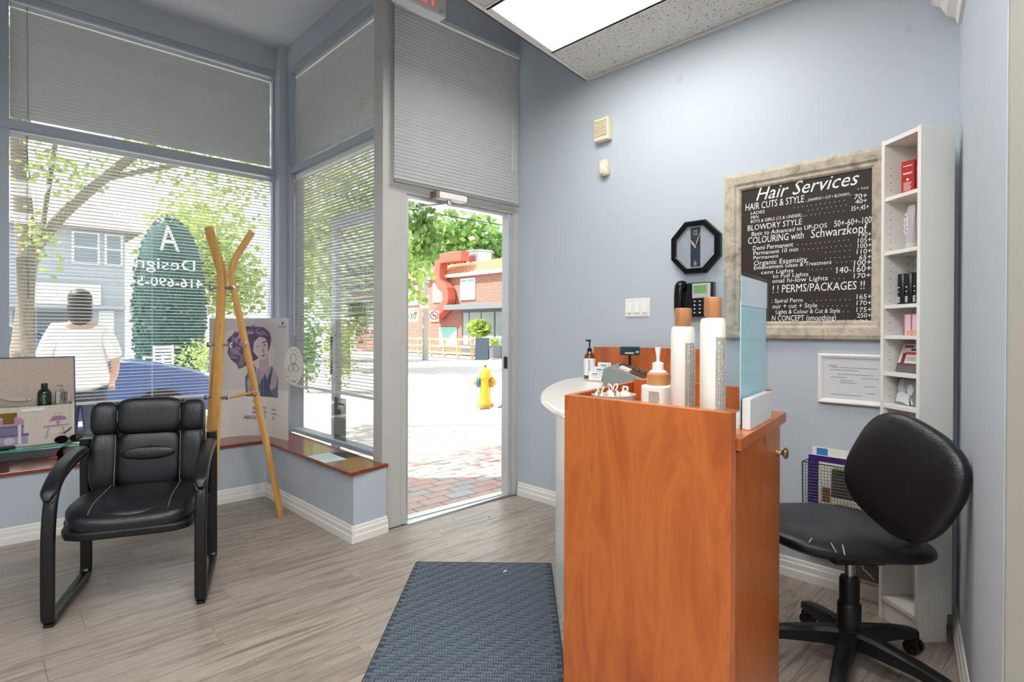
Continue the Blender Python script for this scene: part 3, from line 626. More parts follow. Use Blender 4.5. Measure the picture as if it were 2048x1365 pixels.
for z, a, b in ((1.874, 1.15, 0.90), (1.851, 1.08, 0.90), (1.826, 1.09, 0.91), (1.684, 1.13, 0.88), (1.658, 1.10, 0.88), (1.634, 1.0, 0.88), (1.604, 1.0, 0.88), (1.580, 0.95, 0.88), (1.553, 1.08, 0.90), (1.503, 0.96, 0.90), (1.400, 1.06, 0.89), (1.372, 1.01, 0.89), (1.342, 0.92, 0.88)):
    y = a
    while y > b: dots.box(wx(y, 1.11), wx(y, 1.11)+0.003, z-1.213, z-1.213+0.003, 0, 0.0006); y -= 0.021
dots.build('leader_dots', CHALK, mb)

ck = wallthing('wall_clock', 'black octagonal wall clock with pale face and dark centre band', 'clock', 1.686, 1.73)
oct_ = lambda r: [(r*math.cos(R(22.5+45*i)), r*math.sin(R(22.5+45*i))) for i in range(8)]
CM = frame((0, 0, 0), (1, 0, 0), (0, 0, 1))
ro, ri = 0.164, 0.128
cbm = MB().at(CM); A8 = oct_(ro); B8 = oct_(ri); C8 = oct_(ro*0.965)
cbm.loft([[(x, y, 0.0) for x, y in A8], [(x, y, 0.026) for x, y in A8], [(x, y, 0.036) for x, y in C8], [(x*1.03, y*1.03, 0.034) for x, y in B8], [(x, y, 0.020) for x, y in B8]], caps=False)
cbm.build('case', mat('gloss_black', '#0C0E11', 0.18, spec=0.6), ck)
MB().at(CM).prism(B8, 0.001, 0.018).build('dial', mat('clock_dial', '#AEB8C2', 0.25, metal=0.3), ck)
MB().at(CM).box(-0.030, 0.030, -0.117, 0.117, 0.018, 0.0195).build('centre_band', mat('band_slate', '#2D3743', 0.4), ck)
GOLD = mat('pale_gold', '#E3CDA8', 0.35, metal=0.4)
MB().at(CM).loft([[(x*1.005, y*1.005, 0.0215) for x, y in B8], [(x*0.955, y*0.955, 0.0215) for x, y in B8], [(x*0.955, y*0.955, 0.0205) for x, y in B8]], caps=False).build('inner_ring', mat('ring_silver', '#C9CED2', 0.3, metal=0.6), ck)
text('12', frame((0, -0.0198, 0), (1, 0, 0), (0, 0, 1)), (-0.011, 0.011, 0.070, 0.028), GOLD, ck, 'numeral')
text('6', frame((0, -0.0198, 0), (1, 0, 0), (0, 0, 1)), (-0.009, 0.009, -0.105, 0.030), GOLD, ck, 'numeral')
for i in range(12):
    if i in (0, 6): continue
    t = PI/2-2*PI*i/12; a, b = 0.088, 0.108; w = 0.0012; d = Vector((math.cos(t), math.sin(t))); nn = Vector((-d.y, d.x))*w
    p = [d*a+nn, d*b+nn, d*b-nn, d*a-nn]; MB().at(CM).prism([(q.x, q.y) for q in p], 0.018, 0.0195).build('hour_mark', GOLD, ck)
def hand(t, L, w, z, nm):
    d = Vector((math.sin(t), math.cos(t))); nn = Vector((d.y, -d.x))
    p = [d*-0.01, d*L*0.45+nn*w, d*L, d*L*0.45-nn*w]; MB().at(CM).prism([(q.x, q.y) for q in p], z, z+0.001).build(nm, GOLD, ck)
hand(R(-34), 0.058, 0.006, 0.0215, 'hour_hand'); hand(R(22), 0.100, 0.003, 0.0235, 'minute_hand')
MB().at(CM).lathe([(0, 0.018), (0.005, 0.018), (0.004, 0.026), (0, 0.026)], 10).build('hub', GOLD, ck, smooth=True)
MB().at(CM).prism([(0.075, 0.148), (0.078, 0.151), (0.148, 0.081), (0.145, 0.078)], 0.027, 0.030).build('edge_chip', GOLD, ck)

ph = wallthing('wall_telephone', 'black wall telephone with green display and handset on its left', 'telephone', 1.672, 1.30)
MB().box(-0.055, 0.105, -0.052, -0.004, 0.03, 0.225).build('base', BLACKP, ph, bevel=0.008)
MB().box(-0.012, 0.098, -0.058, -0.051, 0.135, 0.218).build('display_panel', mat('phone_silver', '#CFCFCC', 0.35, metal=0.3), ph, bevel=0.003)
MB().box(-0.002, 0.078, -0.0595, -0.0575, 0.163, 0.208).build('screen', mat('phone_lcd', '#7EA56B', 0.25), ph)
km = MB()
for i in range(3): km.cush((0.030+i*0.016, -0.059, 0.147), (0.011, 0.004, 0.008), 3, 3)
km.build('soft_keys', mat('phone_key_grey', '#B9BDBE', 0.4), ph, smooth=True)
km = MB()
for i in range(3):
    for j in range(4): km.cush((0.003+i*0.032, -0.054, 0.052+j*0.0215), (0.024, 0.008, 0.014), 3, 4)
km.build('number_keys', mat('phone_key', '#2B2D30', 0.4), ph, smooth=True)
km = MB()
for i in range(3):
    for j in range(4): km.box(0.000+i*0.032, 0.008+i*0.032, -0.0588, -0.0578, 0.050+j*0.0215, 0.056+j*0.0215)
km.build('key_numbers', CHALK, ph)
hs = MB().sweep(curve([(-0.083, -0.055, 0.025), (-0.083, -0.078, 0.05), (-0.083, -0.085, 0.125), (-0.083, -0.078, 0.20), (-0.083, -0.055, 0.225)], 5), rrect(0.05, 0.034, 0.015, 4), upv=(0, 1, 0.001)).cush((-0.083, -0.05, 0.21), (0.058, 0.052, 0.06), 3, 6).cush((-0.083, -0.05, 0.045), (0.058, 0.052, 0.06), 3, 6)
hs.build('handset', mat('gloss_black_plastic', '#0D0F12', 0.2, spec=0.6), ph, smooth=True)
MB().box(-0.11, -0.055, -0.03, -0.004, 0.03, 0.225).build('cradle', BLACKP, ph, bevel=0.005)
coil = [(-0.098+0.006*math.cos(i*0.9), -0.02+0.006*math.sin(i*0.9), 0.02-i*0.0022) for i in range(70)]
MB().tube(coil, 0.002, 5).build('coiled_cord', BLACKP, ph, smooth=True)
MB().tube(curve([(0.04, -0.01, 0.03), (0.045, -0.012, -0.05), (0.055, -0.012, -0.16)], 5), 0.0025, 6).build('line_cord', BLACKP, ph, smooth=True)

sw = wallthing('light_switch', 'white triple light switch plate on the blue wall', 'switch', 2.087, 1.338)
MB().box(-0.092, 0.092, -0.007, -0.0005, 0, 0.114).build('plate', WPLAST, sw, bevel=0.003)
for k in range(3):
    MB().add([(-0.074+k*0.058-0.0, -0.007, 0.025), (-0.042+k*0.058, -0.007, 0.025), (-0.042+k*0.058, -0.007, 0.09), (-0.074+k*0.058, -0.007, 0.09), (-0.074+k*0.058, -0.0145, 0.025), (-0.042+k*0.058, -0.0145, 0.025), (-0.042+k*0.058, -0.009, 0.09), (-0.074+k*0.058, -0.009, 0.09)],
        [(0, 3, 2, 1), (4, 5, 6, 7), (0, 1, 5, 4), (1, 2, 6, 5), (2, 3, 7, 6), (3, 0, 4, 7)]).build('rocker', mat('switch_rocker', '#F4F2EC', 0.3), sw, bevel=0.001)
si = wallthing('alarm_siren', 'cream louvred alarm siren box high on the blue wall', 'siren', 2.345, 2.49)
MB().box(-0.058, 0.058, -0.050, -0.001, 0, 0.145).build('housing', CREAMP, si, bevel=0.006)
for k in range(9): MB().box(-0.048, 0.048, -0.056, -0.049, 0.030+k*0.0118, 0.0375+k*0.0118).build('louvre', CREAMP, si, bevel=0.001)
pi_ = wallthing('motion_sensor', 'small cream motion sensor below the siren', 'sensor', 2.335, 2.262)
MB().cush((0, -0.022, 0.052), (0.062, 0.044, 0.105), 5, 6).build('housing', CREAMP, pi_, smooth=True)
MB().cush((0, -0.030, 0.058), (0.046, 0.034, 0.055), 4, 5).build('lens', mat('sensor_lens', '#EFE7D4', 0.25), pi_, smooth=True)
MB().cyl((0.0, -0.046, 0.012), (0, -0.040, 0.012), 0.003, 8).build('indicator', INK, pi_)
ce = wallthing('framed_certificate', 'white framed business licence with printed text under the menu board', 'certificate', 0.872, 0.903)
picframe(ce, 0.31, 0.238, 0.022, 0.02, WPLAST)
MB().box(-0.137, 0.137, -0.006, -0.001, 0.018, 0.22).build('paper', PAPER, ce)
CF = frame((0, -0.0062, 0), (1, 0, 0), (0, 0, 1))
ct = MB().at(CF); rr = random.Random(4)
for z, xa, xb in ((0.172, -0.095, 0.095), (0.160, -0.105, 0.02), (0.140, -0.07, 0.08), (0.125, -0.10, -0.03), (0.125, 0.03, 0.10), (0.110, -0.06, 0.0), (0.100, -0.06, 0.01), (0.088, 0.04, 0.09), (0.055, 0.05, 0.09), (0.042, -0.1, 0.03)):
    x = xa
    while x < xb:
        w = rr.uniform(0.003, 0.010); ct.box(x, min(x+w, xb), z, z+0.0022, 0, 0.0004); x += w+0.002
ct.build('small_print', INK, ce)
text('TORONTO', CF, (-0.11, -0.072, 0.176, 0.010), INK, ce, 'heading')
MB().box(-0.137, 0.137, -0.0095, -0.0085, 0.018, 0.22).build('glazing', glass('picture_glass', '#FFFFFF', 0.1), ce)

# wall-hung wire magazine basket
WIRE = mat('dark_wire', '#3C3A40', 0.35, metal=0.7)
bk = wallthing('wire_basket', 'dark wire mesh basket hung low on the blue wall holding magazines', 'basket', 0.90, 0.185)
wm = MB()
for i in range(25): x = -0.17+i*0.34/24; wm.tube([(x, -0.012, 0.0), (x, -0.075, 0.0), (x, -0.095, 0.43)], 0.0011, 4)
for j in range(30): z = j*0.43/29; wm.tube([(-0.17, -0.075-0.02*z/0.43, z), (0.17, -0.075-0.02*z/0.43, z)], 0.0011, 4)
wm.build('wire_grid', WIRE, bk)
MB().tube([(-0.17, -0.012, 0.43), (-0.17, -0.095, 0.43), (0.17, -0.095, 0.43), (0.17, -0.012, 0.43)], 0.003, 6, closed=True).build('rim', WIRE, bk)
MB().tube([(-0.17, -0.012, 0.0), (-0.17, -0.075, 0.0), (0.17, -0.075, 0.0), (0.17, -0.012, 0.0)], 0.003, 6, closed=True).build('base_rim', WIRE, bk)
for sg in (-1, 1): MB().tube([(sg*0.17, -0.095, 0.43), (sg*0.17, -0.075, 0)], 0.003, 6).tube([(sg*0.17, -0.012, 0.43), (sg*0.17, -0.012, 0)], 0.003, 6).build('corner_wire', WIRE, bk)
def magazine(label, off, w, h, hexc, parts, tilt=-4):
    t = thing('magazine', label, 'magazine', (XR-off, 0.90, 0.190), RW, 'magazines in the wire basket'); t.rotation_euler = (R(tilt), 0, RW)
    MB().box(-w/2, w/2, -0.004, 0.004, 0, h).build('pages', mat('mag_'+hexc, '#'+hexc, 0.45), t, bevel=0.001)
    for nm, xa, xb, za, zb, hc in parts: MB().box(xa, xb, -0.0048, -0.0041, za, zb).build(nm, mat('magp_'+hc, '#'+hc, 0.45), t)
    return t
magazine('magazine with purple masthead and food photos at the front of the wire basket', 0.066, 0.31, 0.46, 'D8D3C8', [('purple_spine', -0.155, -0.108, 0.0, 0.458, '3A2266'), ('purple_header', -0.108, 0.155, 0.43, 0.458, '3A2266'), ('dish_photo', -0.05, 0.15, 0.27, 0.40, '4A4438'), ('lettuce_photo', -0.045, 0.01, 0.37, 0.41, '6F9B3A'), ('cake_photo', -0.09, -0.055, 0.24, 0.31, '7A5230'), ('green_column', -0.03, 0.03, 0.05, 0.25, 'B5BE86'), ('red_column', 0.055, 0.065, 0.03, 0.24, 'B04A44')], -2)
magazine('pale newspaper with blue square sticking up behind the purple magazine', 0.048, 0.29, 0.495, 'E3DFD6', [('blue_square', -0.125, -0.075, 0.455, 0.492, '2D7FBE')], -2)
magazine('blue brochure at the back of the wire basket', 0.0215, 0.27, 0.45, '2F5C8C', [('brochure_band', -0.13, 0.13, 0.02, 0.05, 'C8D3DC')], 0)
jb = wallthing('power_box', 'grey electrical box with loose pale cord near the baseboard', 'power box', 0.80, 0.10)
MB().box(-0.05, 0.05, -0.045, -0.001, 0.0, 0.070).build('box', mat('box_grey', '#6F6A66', 0.5), jb, bevel=0.004)
MB().tube(curve([(-0.02, -0.050, 0.068), (-0.015, -0.055, 0.055), (0.0, -0.056, 0.045), (0.03, -0.05, 0.015)], 5), 0.003, 6).build('cord', mat('pale_cord', '#D9D4C8', 0.5), jb, smooth=True)

# ------------------------------------------------------------------ narrow white shelf in the corner
SHX, SHY, SHR = 2.846, 0.643, R(231.25)
MEL = mat('white_melamine', '#E6E3DC', 0.4, noise=0.02)
sh = thing('tall_shelf', 'tall narrow white bookcase standing across the wall corner', 'bookcase', (SHX, SHY, 0), SHR)
MB().box(-0.110, -0.092, 0, 0.146, 0, 2.08).build('side_panel', MEL, sh, bevel=0.001)
MB().box(0.092, 0.110, 0, 0.146, 0.11, 2.08).box(0.092, 0.110, 0, 0.124, 0, 0.112).build('side_panel', MEL, sh, bevel=0.001)
MB().box(-0.092, 0.092, 0.140, 0.144, 0.06, 2.06).build('back_panel', MEL, sh)
MB().box(-0.092, 0.092, 0.001, 0.140, 2.058, 2.076).build('top_board', MEL, sh)
MB().box(-0.092, 0.092, 0.012, 0.028, 0.0, 0.078).build('plinth', MEL, sh)
for z, th_ in ((1.829, 0.016), (1.595, 0.016), (1.365, 0.016), (1.234, 0.016), (1.076, 0.017), (0.938, 0.018), (0.76, 0.016), (0.55, 0.016), (0.33, 0.016), (0.098, 0.018)):
    MB().box(-0.0915, 0.0915, 0.003, 0.139, z-th_, z).build('shelf_board', MEL, sh, bevel=0.001)
pin = MB()
for z in [0.2+0.032*k for k in range(56)]:
    for yy in (0.03, 0.11): pin.cyl((-0.0921, yy, z), (-0.0914, yy, z), 0.0025, 6)
pin.build('peg_holes', mat('peg_hole', '#6E6A64', 0.8), sh)
SM_ = Matrix.Translation((SHX, SHY, 0)) @ Matrix.Rotation(SHR, 4, 'Z')
def onshelf(name, label, cat, x, y, z, rz=0.0, group=None):
    p = SM_ @ Vector((x, y, z+0.0006)); return thing(name, label, cat, p, SHR+rz, group)
RED = mat('red_carton', '#B02A26', 0.4); 
def carton(label, x, y, rz, w, d, h, m, nm='product_box'):
    t = onshelf(nm, label, 'box', x, y, 1.829, rz, 'red cartons on the top shelf')
    MB().box(-w/2, w/2, -d/2, d/2, 0, h).build('carton', m, t, bevel=0.001)
    f = frame((0, -d/2-0.0003, 0), (1, 0, 0), (0, 0, 1)); g = MB().at(f)
    g.box(-w*0.34, w*0.34, h*0.83, h*0.85, 0, 0.0004).box(-w*0.36, w*0.36, h*0.62, h*0.635, 0, 0.0004).box(-w*0.36, w*0.3, h*0.59, h*0.605, 0, 0.0004)
    for k in range(6): g.box(-w*0.32, w*(0.3-0.05*(k % 3)), h*(0.32-0.045*k), h*(0.335-0.045*k), 0, 0.0004)
    g.lathe([(0, 0), (0.005, 0), (0.005, 0.0004), (0, 0.0004)], 10, (0, h*0.42, 0)); g.build('white_print', CHALK, t)
carton('red carton with white print in the middle of the top shelf', -0.008, 0.052, 0.35, 0.052, 0.038, 0.138, RED)
carton('red carton half hidden by the shelf side panel', 0.066, 0.055, 0.0, 0.045, 0.04, 0.15, RED)
ot = onshelf('styling_tube', 'white OSiS+ styling tube standing on its cap', 'tube', 0.0, 0.05, 1.595, 0.0)
MB().lathe([(0, 0), (0.020, 0), (0.020, 0.028), (0, 0.028)], 18).build('cap', mat('tube_silver', '#C9C7C6', 0.35), ot, smooth=True)
MB().loft([[(0.022*math.cos(t), 0.022*math.sin(t)*k, z) for t in [2*PI*i/18 for i in range(18)]] for z, k in ((0.028, 1), (0.09, 0.8), (0.15, 0.4), (0.185, 0.06))]).build('body', mat('tube_pale', '#B9AFB6', 0.35), ot, smooth=True)
text('OSiS+', frame((0, -0.0225, 0), (0, 0, 1), (-1, 0, 0)), (0.062, 0.155, -0.012, 0.024), CHALK, ot)
CAN = mat('can_black', '#0E1114', 0.3)
for k in range(3):
    c = onshelf('spray_can', ('black product can with white print at the open end of the row', 'black product can with white print in the middle of three', 'black product can with white print beside the shelf side')[k], 'can', -0.035+k*0.043, 0.045, 1.365, 0, 'black cans on the white shelf')
    MB().lathe([(0, 0), (0.020, 0), (0.0205, 0.002), (0.0205, 0.126), (0.018, 0.130), (0, 0.130)], 22).build('body', CAN, c, smooth=True)
    ringtext(frame((0, -0.0206, 0), (1, 0, 0), (0, 0, 1)), -0.008, 0.008, 0.008, 0.035, 5, c, CHALK, seed=20+k)
    MB().box(-0.006, 0.006, -0.0212, -0.0205, 0.070, 0.0725).box(-0.005, 0.005, -0.0212, -0.0205, 0.052, 0.054).build('name_print', CHALK, c)
pb = onshelf('gift_box', 'pink and clear striped cosmetic pack on the shelf', 'box', 0.035, 0.06, 1.234, 0.1)
MB().box(-0.045, 0.045, -0.03, 0.03, 0, 0.088).build('carton', mat('pale_pink', '#DDBFC6', 0.35), pb, bevel=0.003)
MB().box(-0.046, -0.040, -0.031, 0.031, 0, 0.089).box(-0.010, -0.004, -0.031, 0.031, 0, 0.0885).build('magenta_stripe', mat('magenta_print', '#A8607A', 0.4), pb)
MB().box(-0.03, 0.03, -0.0312, -0.030, 0.004, 0.02).build('orange_base', mat('orange_print', '#D99A82', 0.5), pb)
def leancard(name, label, cat, x, z, w, h, tilt, m):
    t = onshelf(name, label, cat, x, 0.040, z); t.rotation_euler = (R(tilt), 0, SHR)
    MB().box(-w/2, w/2, -0.0015, 0.0015, 0.0, h).build('card', m, t); return t
lc = leancard('promo_card', 'red and white printed product card leaning on a shelf', 'card', -0.008, 1.077, 0.125, 0.125, -18, mat('card_white', '#DADADA', 0.5))
for nm, xa, xb, za, zb, hc in (('red_heading', -0.05, 0.0, 0.108, 0.120, 'C7423A'), ('red_banner', -0.035, 0.06, 0.078, 0.09, 'D0453C'), ('dark_title', -0.01, 0.025, 0.096, 0.104, '2B2B2E'), ('footer', -0.0625, 0.0625, 0.0, 0.035, '5C5960'), ('maroon_strip', -0.0625, 0.0625, 0.030, 0.04, '6B3A3E'), ('product_picture', -0.048, -0.028, 0.04, 0.085, '8A2A2E'), ('text_block', -0.02, 0.05, 0.05, 0.07, 'B8B6B2')):
    MB().box(xa, xb, -0.0021 if nm != 'maroon_strip' else -0.0024, -0.0016, za, zb).build(nm, mat('pc_'+hc, '#'+hc, 0.5), lc)
fc = leancard('photo_card', 'black and white portrait photo card leaning on a shelf', 'photo', -0.008, 0.939, 0.12, 0.118, -6, mat('photo_grey', '#6F7C82', 0.4))
def poly(par, nm, pts, z, m, M=None):
    return MB().at(M or frame((0, -0.0016, 0), (1, 0, 0), (0, 0, 1))).prism(pts, z, z+0.0003).build(nm, m, par)
el = lambda cx, cy, rx, ry, n=16, a0=0, a1=360: [(cx+rx*math.cos(R(a0+(a1-a0)*i/n)), cy+ry*math.sin(R(a0+(a1-a0)*i/n))) for i in range(n)]
poly(fc, 'backdrop_light', el(-0.03, 0.075, 0.024, 0.036), 0.0001, mat('ph_l', '#AEB8BC', 0.5))
poly(fc, 'shoulder', [(-0.058, 0.01), (-0.055, 0.045), (-0.03, 0.055), (0.01, 0.045), (0.04, 0.01), (0.02, 0.0), (-0.03, 0.012)], 0.0002, mat('ph_skin', '#CDD2D4', 0.5))
poly(fc, 'hair', el(0.012, 0.084, 0.034, 0.030), 0.0003, mat('ph_hair', '#8E999E', 0.5))
poly(fc, 'face', el(0.016, 0.066, 0.017, 0.024), 0.0006, mat('ph_skin', '#CDD2D4', 0.5))
poly(fc, 'dark_strap', [(0.02, 0.0), (0.014, 0.03), (0.018, 0.035), (0.03, 0.0)], 0.0006, INK)
bk2 = leancard('booklet', 'pale booklet with blue title on a lower shelf', 'booklet', 0.035, 0.761, 0.10, 0.155, -10, mat('booklet_cream', '#D9DCD6', 0.5))
text('Blue', frame((0, -0.0017, 0), (1, 0, 0), (0, 0, 1)), (-0.03, 0.015, 0.118, 0.018), mat('blue_title', '#4F86A0', 0.5), bk2, 'title', shear=0.3)

# ------------------------------------------------------------------ stool chair behind the desk
st = thing('swivel_stool', 'black swivel stool chair with worn seat in front of the bookcase', 'stool', (2.40, 0.695, 0), 0)
for k, a in enumerate((45.7, -26, -98, -170, 118)):
    rz = Matrix.Rotation(R(a), 4, 'Z')
    lg = MB().at(rz).loft([[(x, w*px, zc+h*pz) for px, pz in ((-1, -1), (1, -1), (1, 0.6), (0.6, 1), (-0.6, 1), (-1, 0.6))] for x, w, h, zc in ((0.02, 0.032, 0.032, 0.115), (0.10, 0.030, 0.028, 0.112), (0.22, 0.026, 0.022, 0.098), (0.30, 0.024, 0.018, 0.082), (0.325, 0.022, 0.014, 0.078))]).build('leg', BLACKP, st, smooth=True)
    cs = Matrix.Rotation(R(a), 4, 'Z') @ Matrix.Translation((0.315, 0, 0)) @ Matrix.Rotation(R(40+60*k), 4, 'Z')
    MB().at(cs).cyl((-0.006, -0.026, 0.027), (-0.006, -0.008, 0.027), 0.027, 18).cyl((-0.006, 0.008, 0.027), (-0.006, 0.026, 0.027), 0.027, 18).cyl((-0.006, -0.01, 0.027), (-0.006, 0.01, 0.027), 0.008, 8).cyl((0, 0, 0.03), (0, 0, 0.075), 0.008, 8).cush((0.0, 0, 0.040), (0.05, 0.02, 0.034), 2.5, 5).build('caster', BLACKP, st, smooth=True)
MB().lathe([(0, 0.075), (0.045, 0.075), (0.05, 0.10), (0.045, 0.15), (0.040, 0.152), (0.040, 0.235), (0.036, 0.24), (0.034, 0.242), (0.034, 0.325), (0.030, 0.335), (0, 0.335)], 24).build('column_cover', BLACKP, st, smooth=True)
MB().cyl((0, 0, 0.33), (0, 0, 0.42), 0.016, 16).build('gas_post', STEEL, st, smooth=True)
VR = Vector((0.725, -0.688, 0)); VD = Vector((0.688, 0.725, 0))
SEATM = frame((0, 0, 0), VR, (0, 0, 1)) # not used for seat orientation
sa = math.atan2(VR.y, VR.x)
def seatf(x, y, z):
    r = x/0.31
    z2 = z - 0.03*r*abs(r)*0.6 + 0.035*max(0, y/0.24)**1.2 - 0.008*(1-r*r)
    return (x, y, z2-0.02*max(0, r))
seat = MB().at(Matrix.Translation((0.02, 0.02, 0)) @ Matrix.Rotation(sa, 4, 'Z')).cush((0, 0.03, 0.478), (0.61, 0.46, 0.095), 2.6, 14, seatf).build('seat', LEATHER, st, smooth=True, ang=80)
MB().at(Matrix.Rotation(sa, 4, 'Z')).box(-0.09, 0.09, -0.07, 0.07, 0.405, 0.422).build('seat_plate', BLACKM, st)
tm = mat('torn_lining', '#B9AFA2', 0.9)
for a, b in (((-0.148, -0.168, 0.512), (-0.142, -0.190, 0.486)), ((-0.115, -0.180, 0.510), (-0.118, -0.200, 0.482)), ((-0.20, -0.140, 0.518), (-0.218, -0.155, 0.508))):
    q = Matrix.Translation((0.02, 0.02, 0)) @ Matrix.Rotation(sa, 4, 'Z')
    MB().at(q).tube([a, b], 0.0022, 5).build('tear', tm, seat)
bc = Vector((0.045, -0.165, 0.735)); bn = Vector((-0.86, 0.45, 0.22)).normalized(); bxv = Vector((0.46, 0.88, 0)).normalized()
BMx = frame(bc, -bxv, bn.cross(-bxv)) @ Matrix.Rotation(R(-22), 4, 'Z')
def backf(x, y, z): return (x, y, z+0.35*(x*x+y*y)*1.0)
MB().at(BMx).cush((0, 0, 0), (0.44, 0.40, 0.10), 2.8, 14, backf).build('backrest', LEATHER, st, smooth=True, ang=80)
MB().sweep(curve([(0.06, -0.05, 0.41), (0.13, -0.14, 0.42), (0.15, -0.185, 0.52), (0.115, -0.185, 0.70)], 6), rrect(0.045, 0.012, 0.004, 2)).build('back_arm', BLACKM, st, smooth=True)

# ------------------------------------------------------------------ guest chair
gc = thing('guest_chair', 'black leather guest armchair with black sled frame by the window sill', 'armchair', (0.616, 3.225, 0), R(-21))
bar = rrect(0.034, 0.050, 0.012, 3)
for sg in (-1, 1):
    x = sg*0.282
    p = curve([(x, 0.262, 0.70), (x, 0.268, 0.40), (x, 0.272, 0.09), (x, 0.262, 0.035), (x, 0.22, 0.021), (x, 0.0, 0.021), (x, -0.215, 0.021), (x, -0.258, 0.035), (x, -0.270, 0.09), (x, -0.268, 0.34), (x, -0.252, 0.46), (x, -0.222, 0.540), (x, -0.16, 0.592), (x, -0.04, 0.622), (x, 0.10, 0.636), (x, 0.262, 0.640)], 4)
    MB().sweep(p, bar, upv=(1, 0, 0.001)).build('side_frame', BLACKM, gc, smooth=True)
    q = curve([(x, -0.285, 0.535), (x, -0.262, 0.560), (x, -0.20, 0.598), (x, -0.10, 0.634), (x, 0.04, 0.655), (x, 0.16, 0.662), (x, 0.232, 0.664)], 5)
    n = len(q); scl = [min(1.0, 0.45+3.2*min(i, n-1-i)/n) for i in range(n)]
    pad = MB().sweep(q, rrect(0.060, 0.034, 0.016, 4), scales=scl, upv=(0, 0.02, 1)).build('arm_pad', LEATHER, gc, smooth=True)
    MB().tube([(a[0]-sg*0.027*s, a[1], a[2]-0.010) for a, s in zip(q, scl)], 0.0012, 5).build('arm_stitching', STITCH, pad)
    for y in (-0.245, 0.245): MB().box(x-0.018, x+0.018, y-0.022, y+0.022, 0.0, 0.012).build('foot_glide', BLACKP, gc, bevel=0.003)
MB().tube([(-0.282, -0.06, 0.375), (0.282, -0.06, 0.375)], 0.012, 8).tube([(-0.282, 0.262, 0.36), (-0.24, 0.20, 0.365), (0.24, 0.20, 0.365), (0.282, 0.262, 0.36)], 0.012, 8).build('cross_bars', BLACKM, gc, smooth=True)
def seatw(x, y, z):
    f = max(0, (-y-0.12)/0.15)
    return (x*(1-0.10*max(0, y/0.25)), y, z-0.030*f*f+0.012*abs(x/0.25)**2)
MB().cush((0, -0.02, 0.425), (0.515, 0.52, 0.095), 4.2, 12, seatw).build('seat_cushion', LEATHER, gc, smooth=True, ang=80)
MB().cush((0, -0.02, 0.378), (0.52, 0.525, 0.05), 6, 10, lambda x, y, z: (x*(1-0.10*max(0, y/0.25)), y, z-0.012*max(0, (-y-0.12)/0.15))).build('seat_base', BLACKP, gc, smooth=True, ang=80)
MB().cush((0, -0.035, 0.455), (0.30, 0.44, 0.062), 3.2, 10, lambda x, y, z: (x, y, z-0.034*max(0, (-y-0.12)/0.15)**2)).build('seat_panel', LEATHER, gc, smooth=True, ang=80)
for sg in (-1, 1):
    pts = [(sg*0.150, 0.17-0.42*i/10, 0.4765-0.036*max(0, (-(0.17-0.42*i/10)-0.12)/0.15)**2+0.0015) for i in range(11)]
    MB().tube(pts, 0.0014, 5).build('seat_stitching', STITCH, gc)
BK = Matrix.Translation((0, 0.215, 0.44)) @ Matrix.Rotation(R(-9), 4, 'X')
bend = lambda x, y, z: (x, y-0.35*x*x*1.0, z)
def bcush(nm, c, d, p=3.6, n=10): return MB().at(BK).cush(c, d, p, n, bend).build(nm, LEATHER, gc, smooth=True, ang=80)
bcush('back_shell', (0, 0.035, 0.215), (0.50, 0.05, 0.46), 6)
bcush('lumbar_centre', (0, -0.005, 0.145), (0.29, 0.095, 0.30), 4)
bcush('lumbar_fold', (0, -0.040, 0.175), (0.24, 0.045, 0.075), 2.4)
for sg in (-1, 1):
    bcush('lumbar_wing', (sg*0.190, -0.010, 0.145), (0.125, 0.100, 0.30), 3.4)
    bcush('headrest_wing', (sg*0.192, -0.012, 0.355), (0.125, 0.105, 0.175), 3.0)
    MB().at(BK).tube([(sg*0.142, -0.052-0.35*0.02, 0.01+0.265*i/8) for i in range(9)], 0.0014, 5).build('back_stitching', STITCH, gc)
    MB().at(BK).tube([(sg*0.137, -0.064+0.035*abs(i-4)**2/16, 0.285+0.16*i/8) for i in range(9)], 0.0014, 5).build('headrest_stitching', STITCH, gc)
bcush('headrest_centre', (0, -0.012, 0.365), (0.30, 0.115, 0.19), 4)

# ------------------------------------------------------------------ coat rack of three bent pine legs
ckr = thing('coat_rack', 'pine coat rack of three bent legs with steel pegs in the window corner', 'coat rack', (1.20, 3.83, 0))
RO = Vector((1.20, 3.83, 0))
LEGS = [[(1.035, 3.622, 0), (1.085, 3.70, 0.55), (1.135, 3.785, 1.15), (1.166, 3.852, 1.505), (1.168, 3.862, 1.60), (1.150, 3.885, 1.70), (1.112, 3.912, 1.885)],
        [(1.545, 3.860, 0), (1.420, 3.845, 0.60), (1.305, 3.830, 1.15), (1.226, 3.815, 1.505), (1.212, 3.812, 1.60), (1.235, 3.795, 1.70), (1.310, 3.735, 1.860)],
        [(1.10, 3.985, 0), (1.13, 3.955, 0.55), (1.165, 3.925, 1.15), (1.192, 3.915, 1.505), (1.196, 3.925, 1.60), (1.182, 3.965, 1.70), (1.150, 4.045, 1.875)]]
face = [Vector((0.62, -0.78, 0)), Vector((0.72, -0.69, 0)), Vector((0.7, 0.7, 0))]
for k, L in enumerate(LEGS):
    P = [Vector(p)-RO for p in L]
    P = [P[0], P[1], P[2], P[3]]+[Vector(q) for q in curve([P[3], P[4], P[5]], 4)[1:]]+[P[6]]
    q = MB().sweep(P, rrect(0.048, 0.026, 0.004, 2), upv=tuple(face[k].cross(Vector((0, 0, 1))) if k == 0 else face[k])).build('leg', PINE, ckr, smooth=True, ang=30)
VRt = Vector((0.725, -0.688, 0)); 
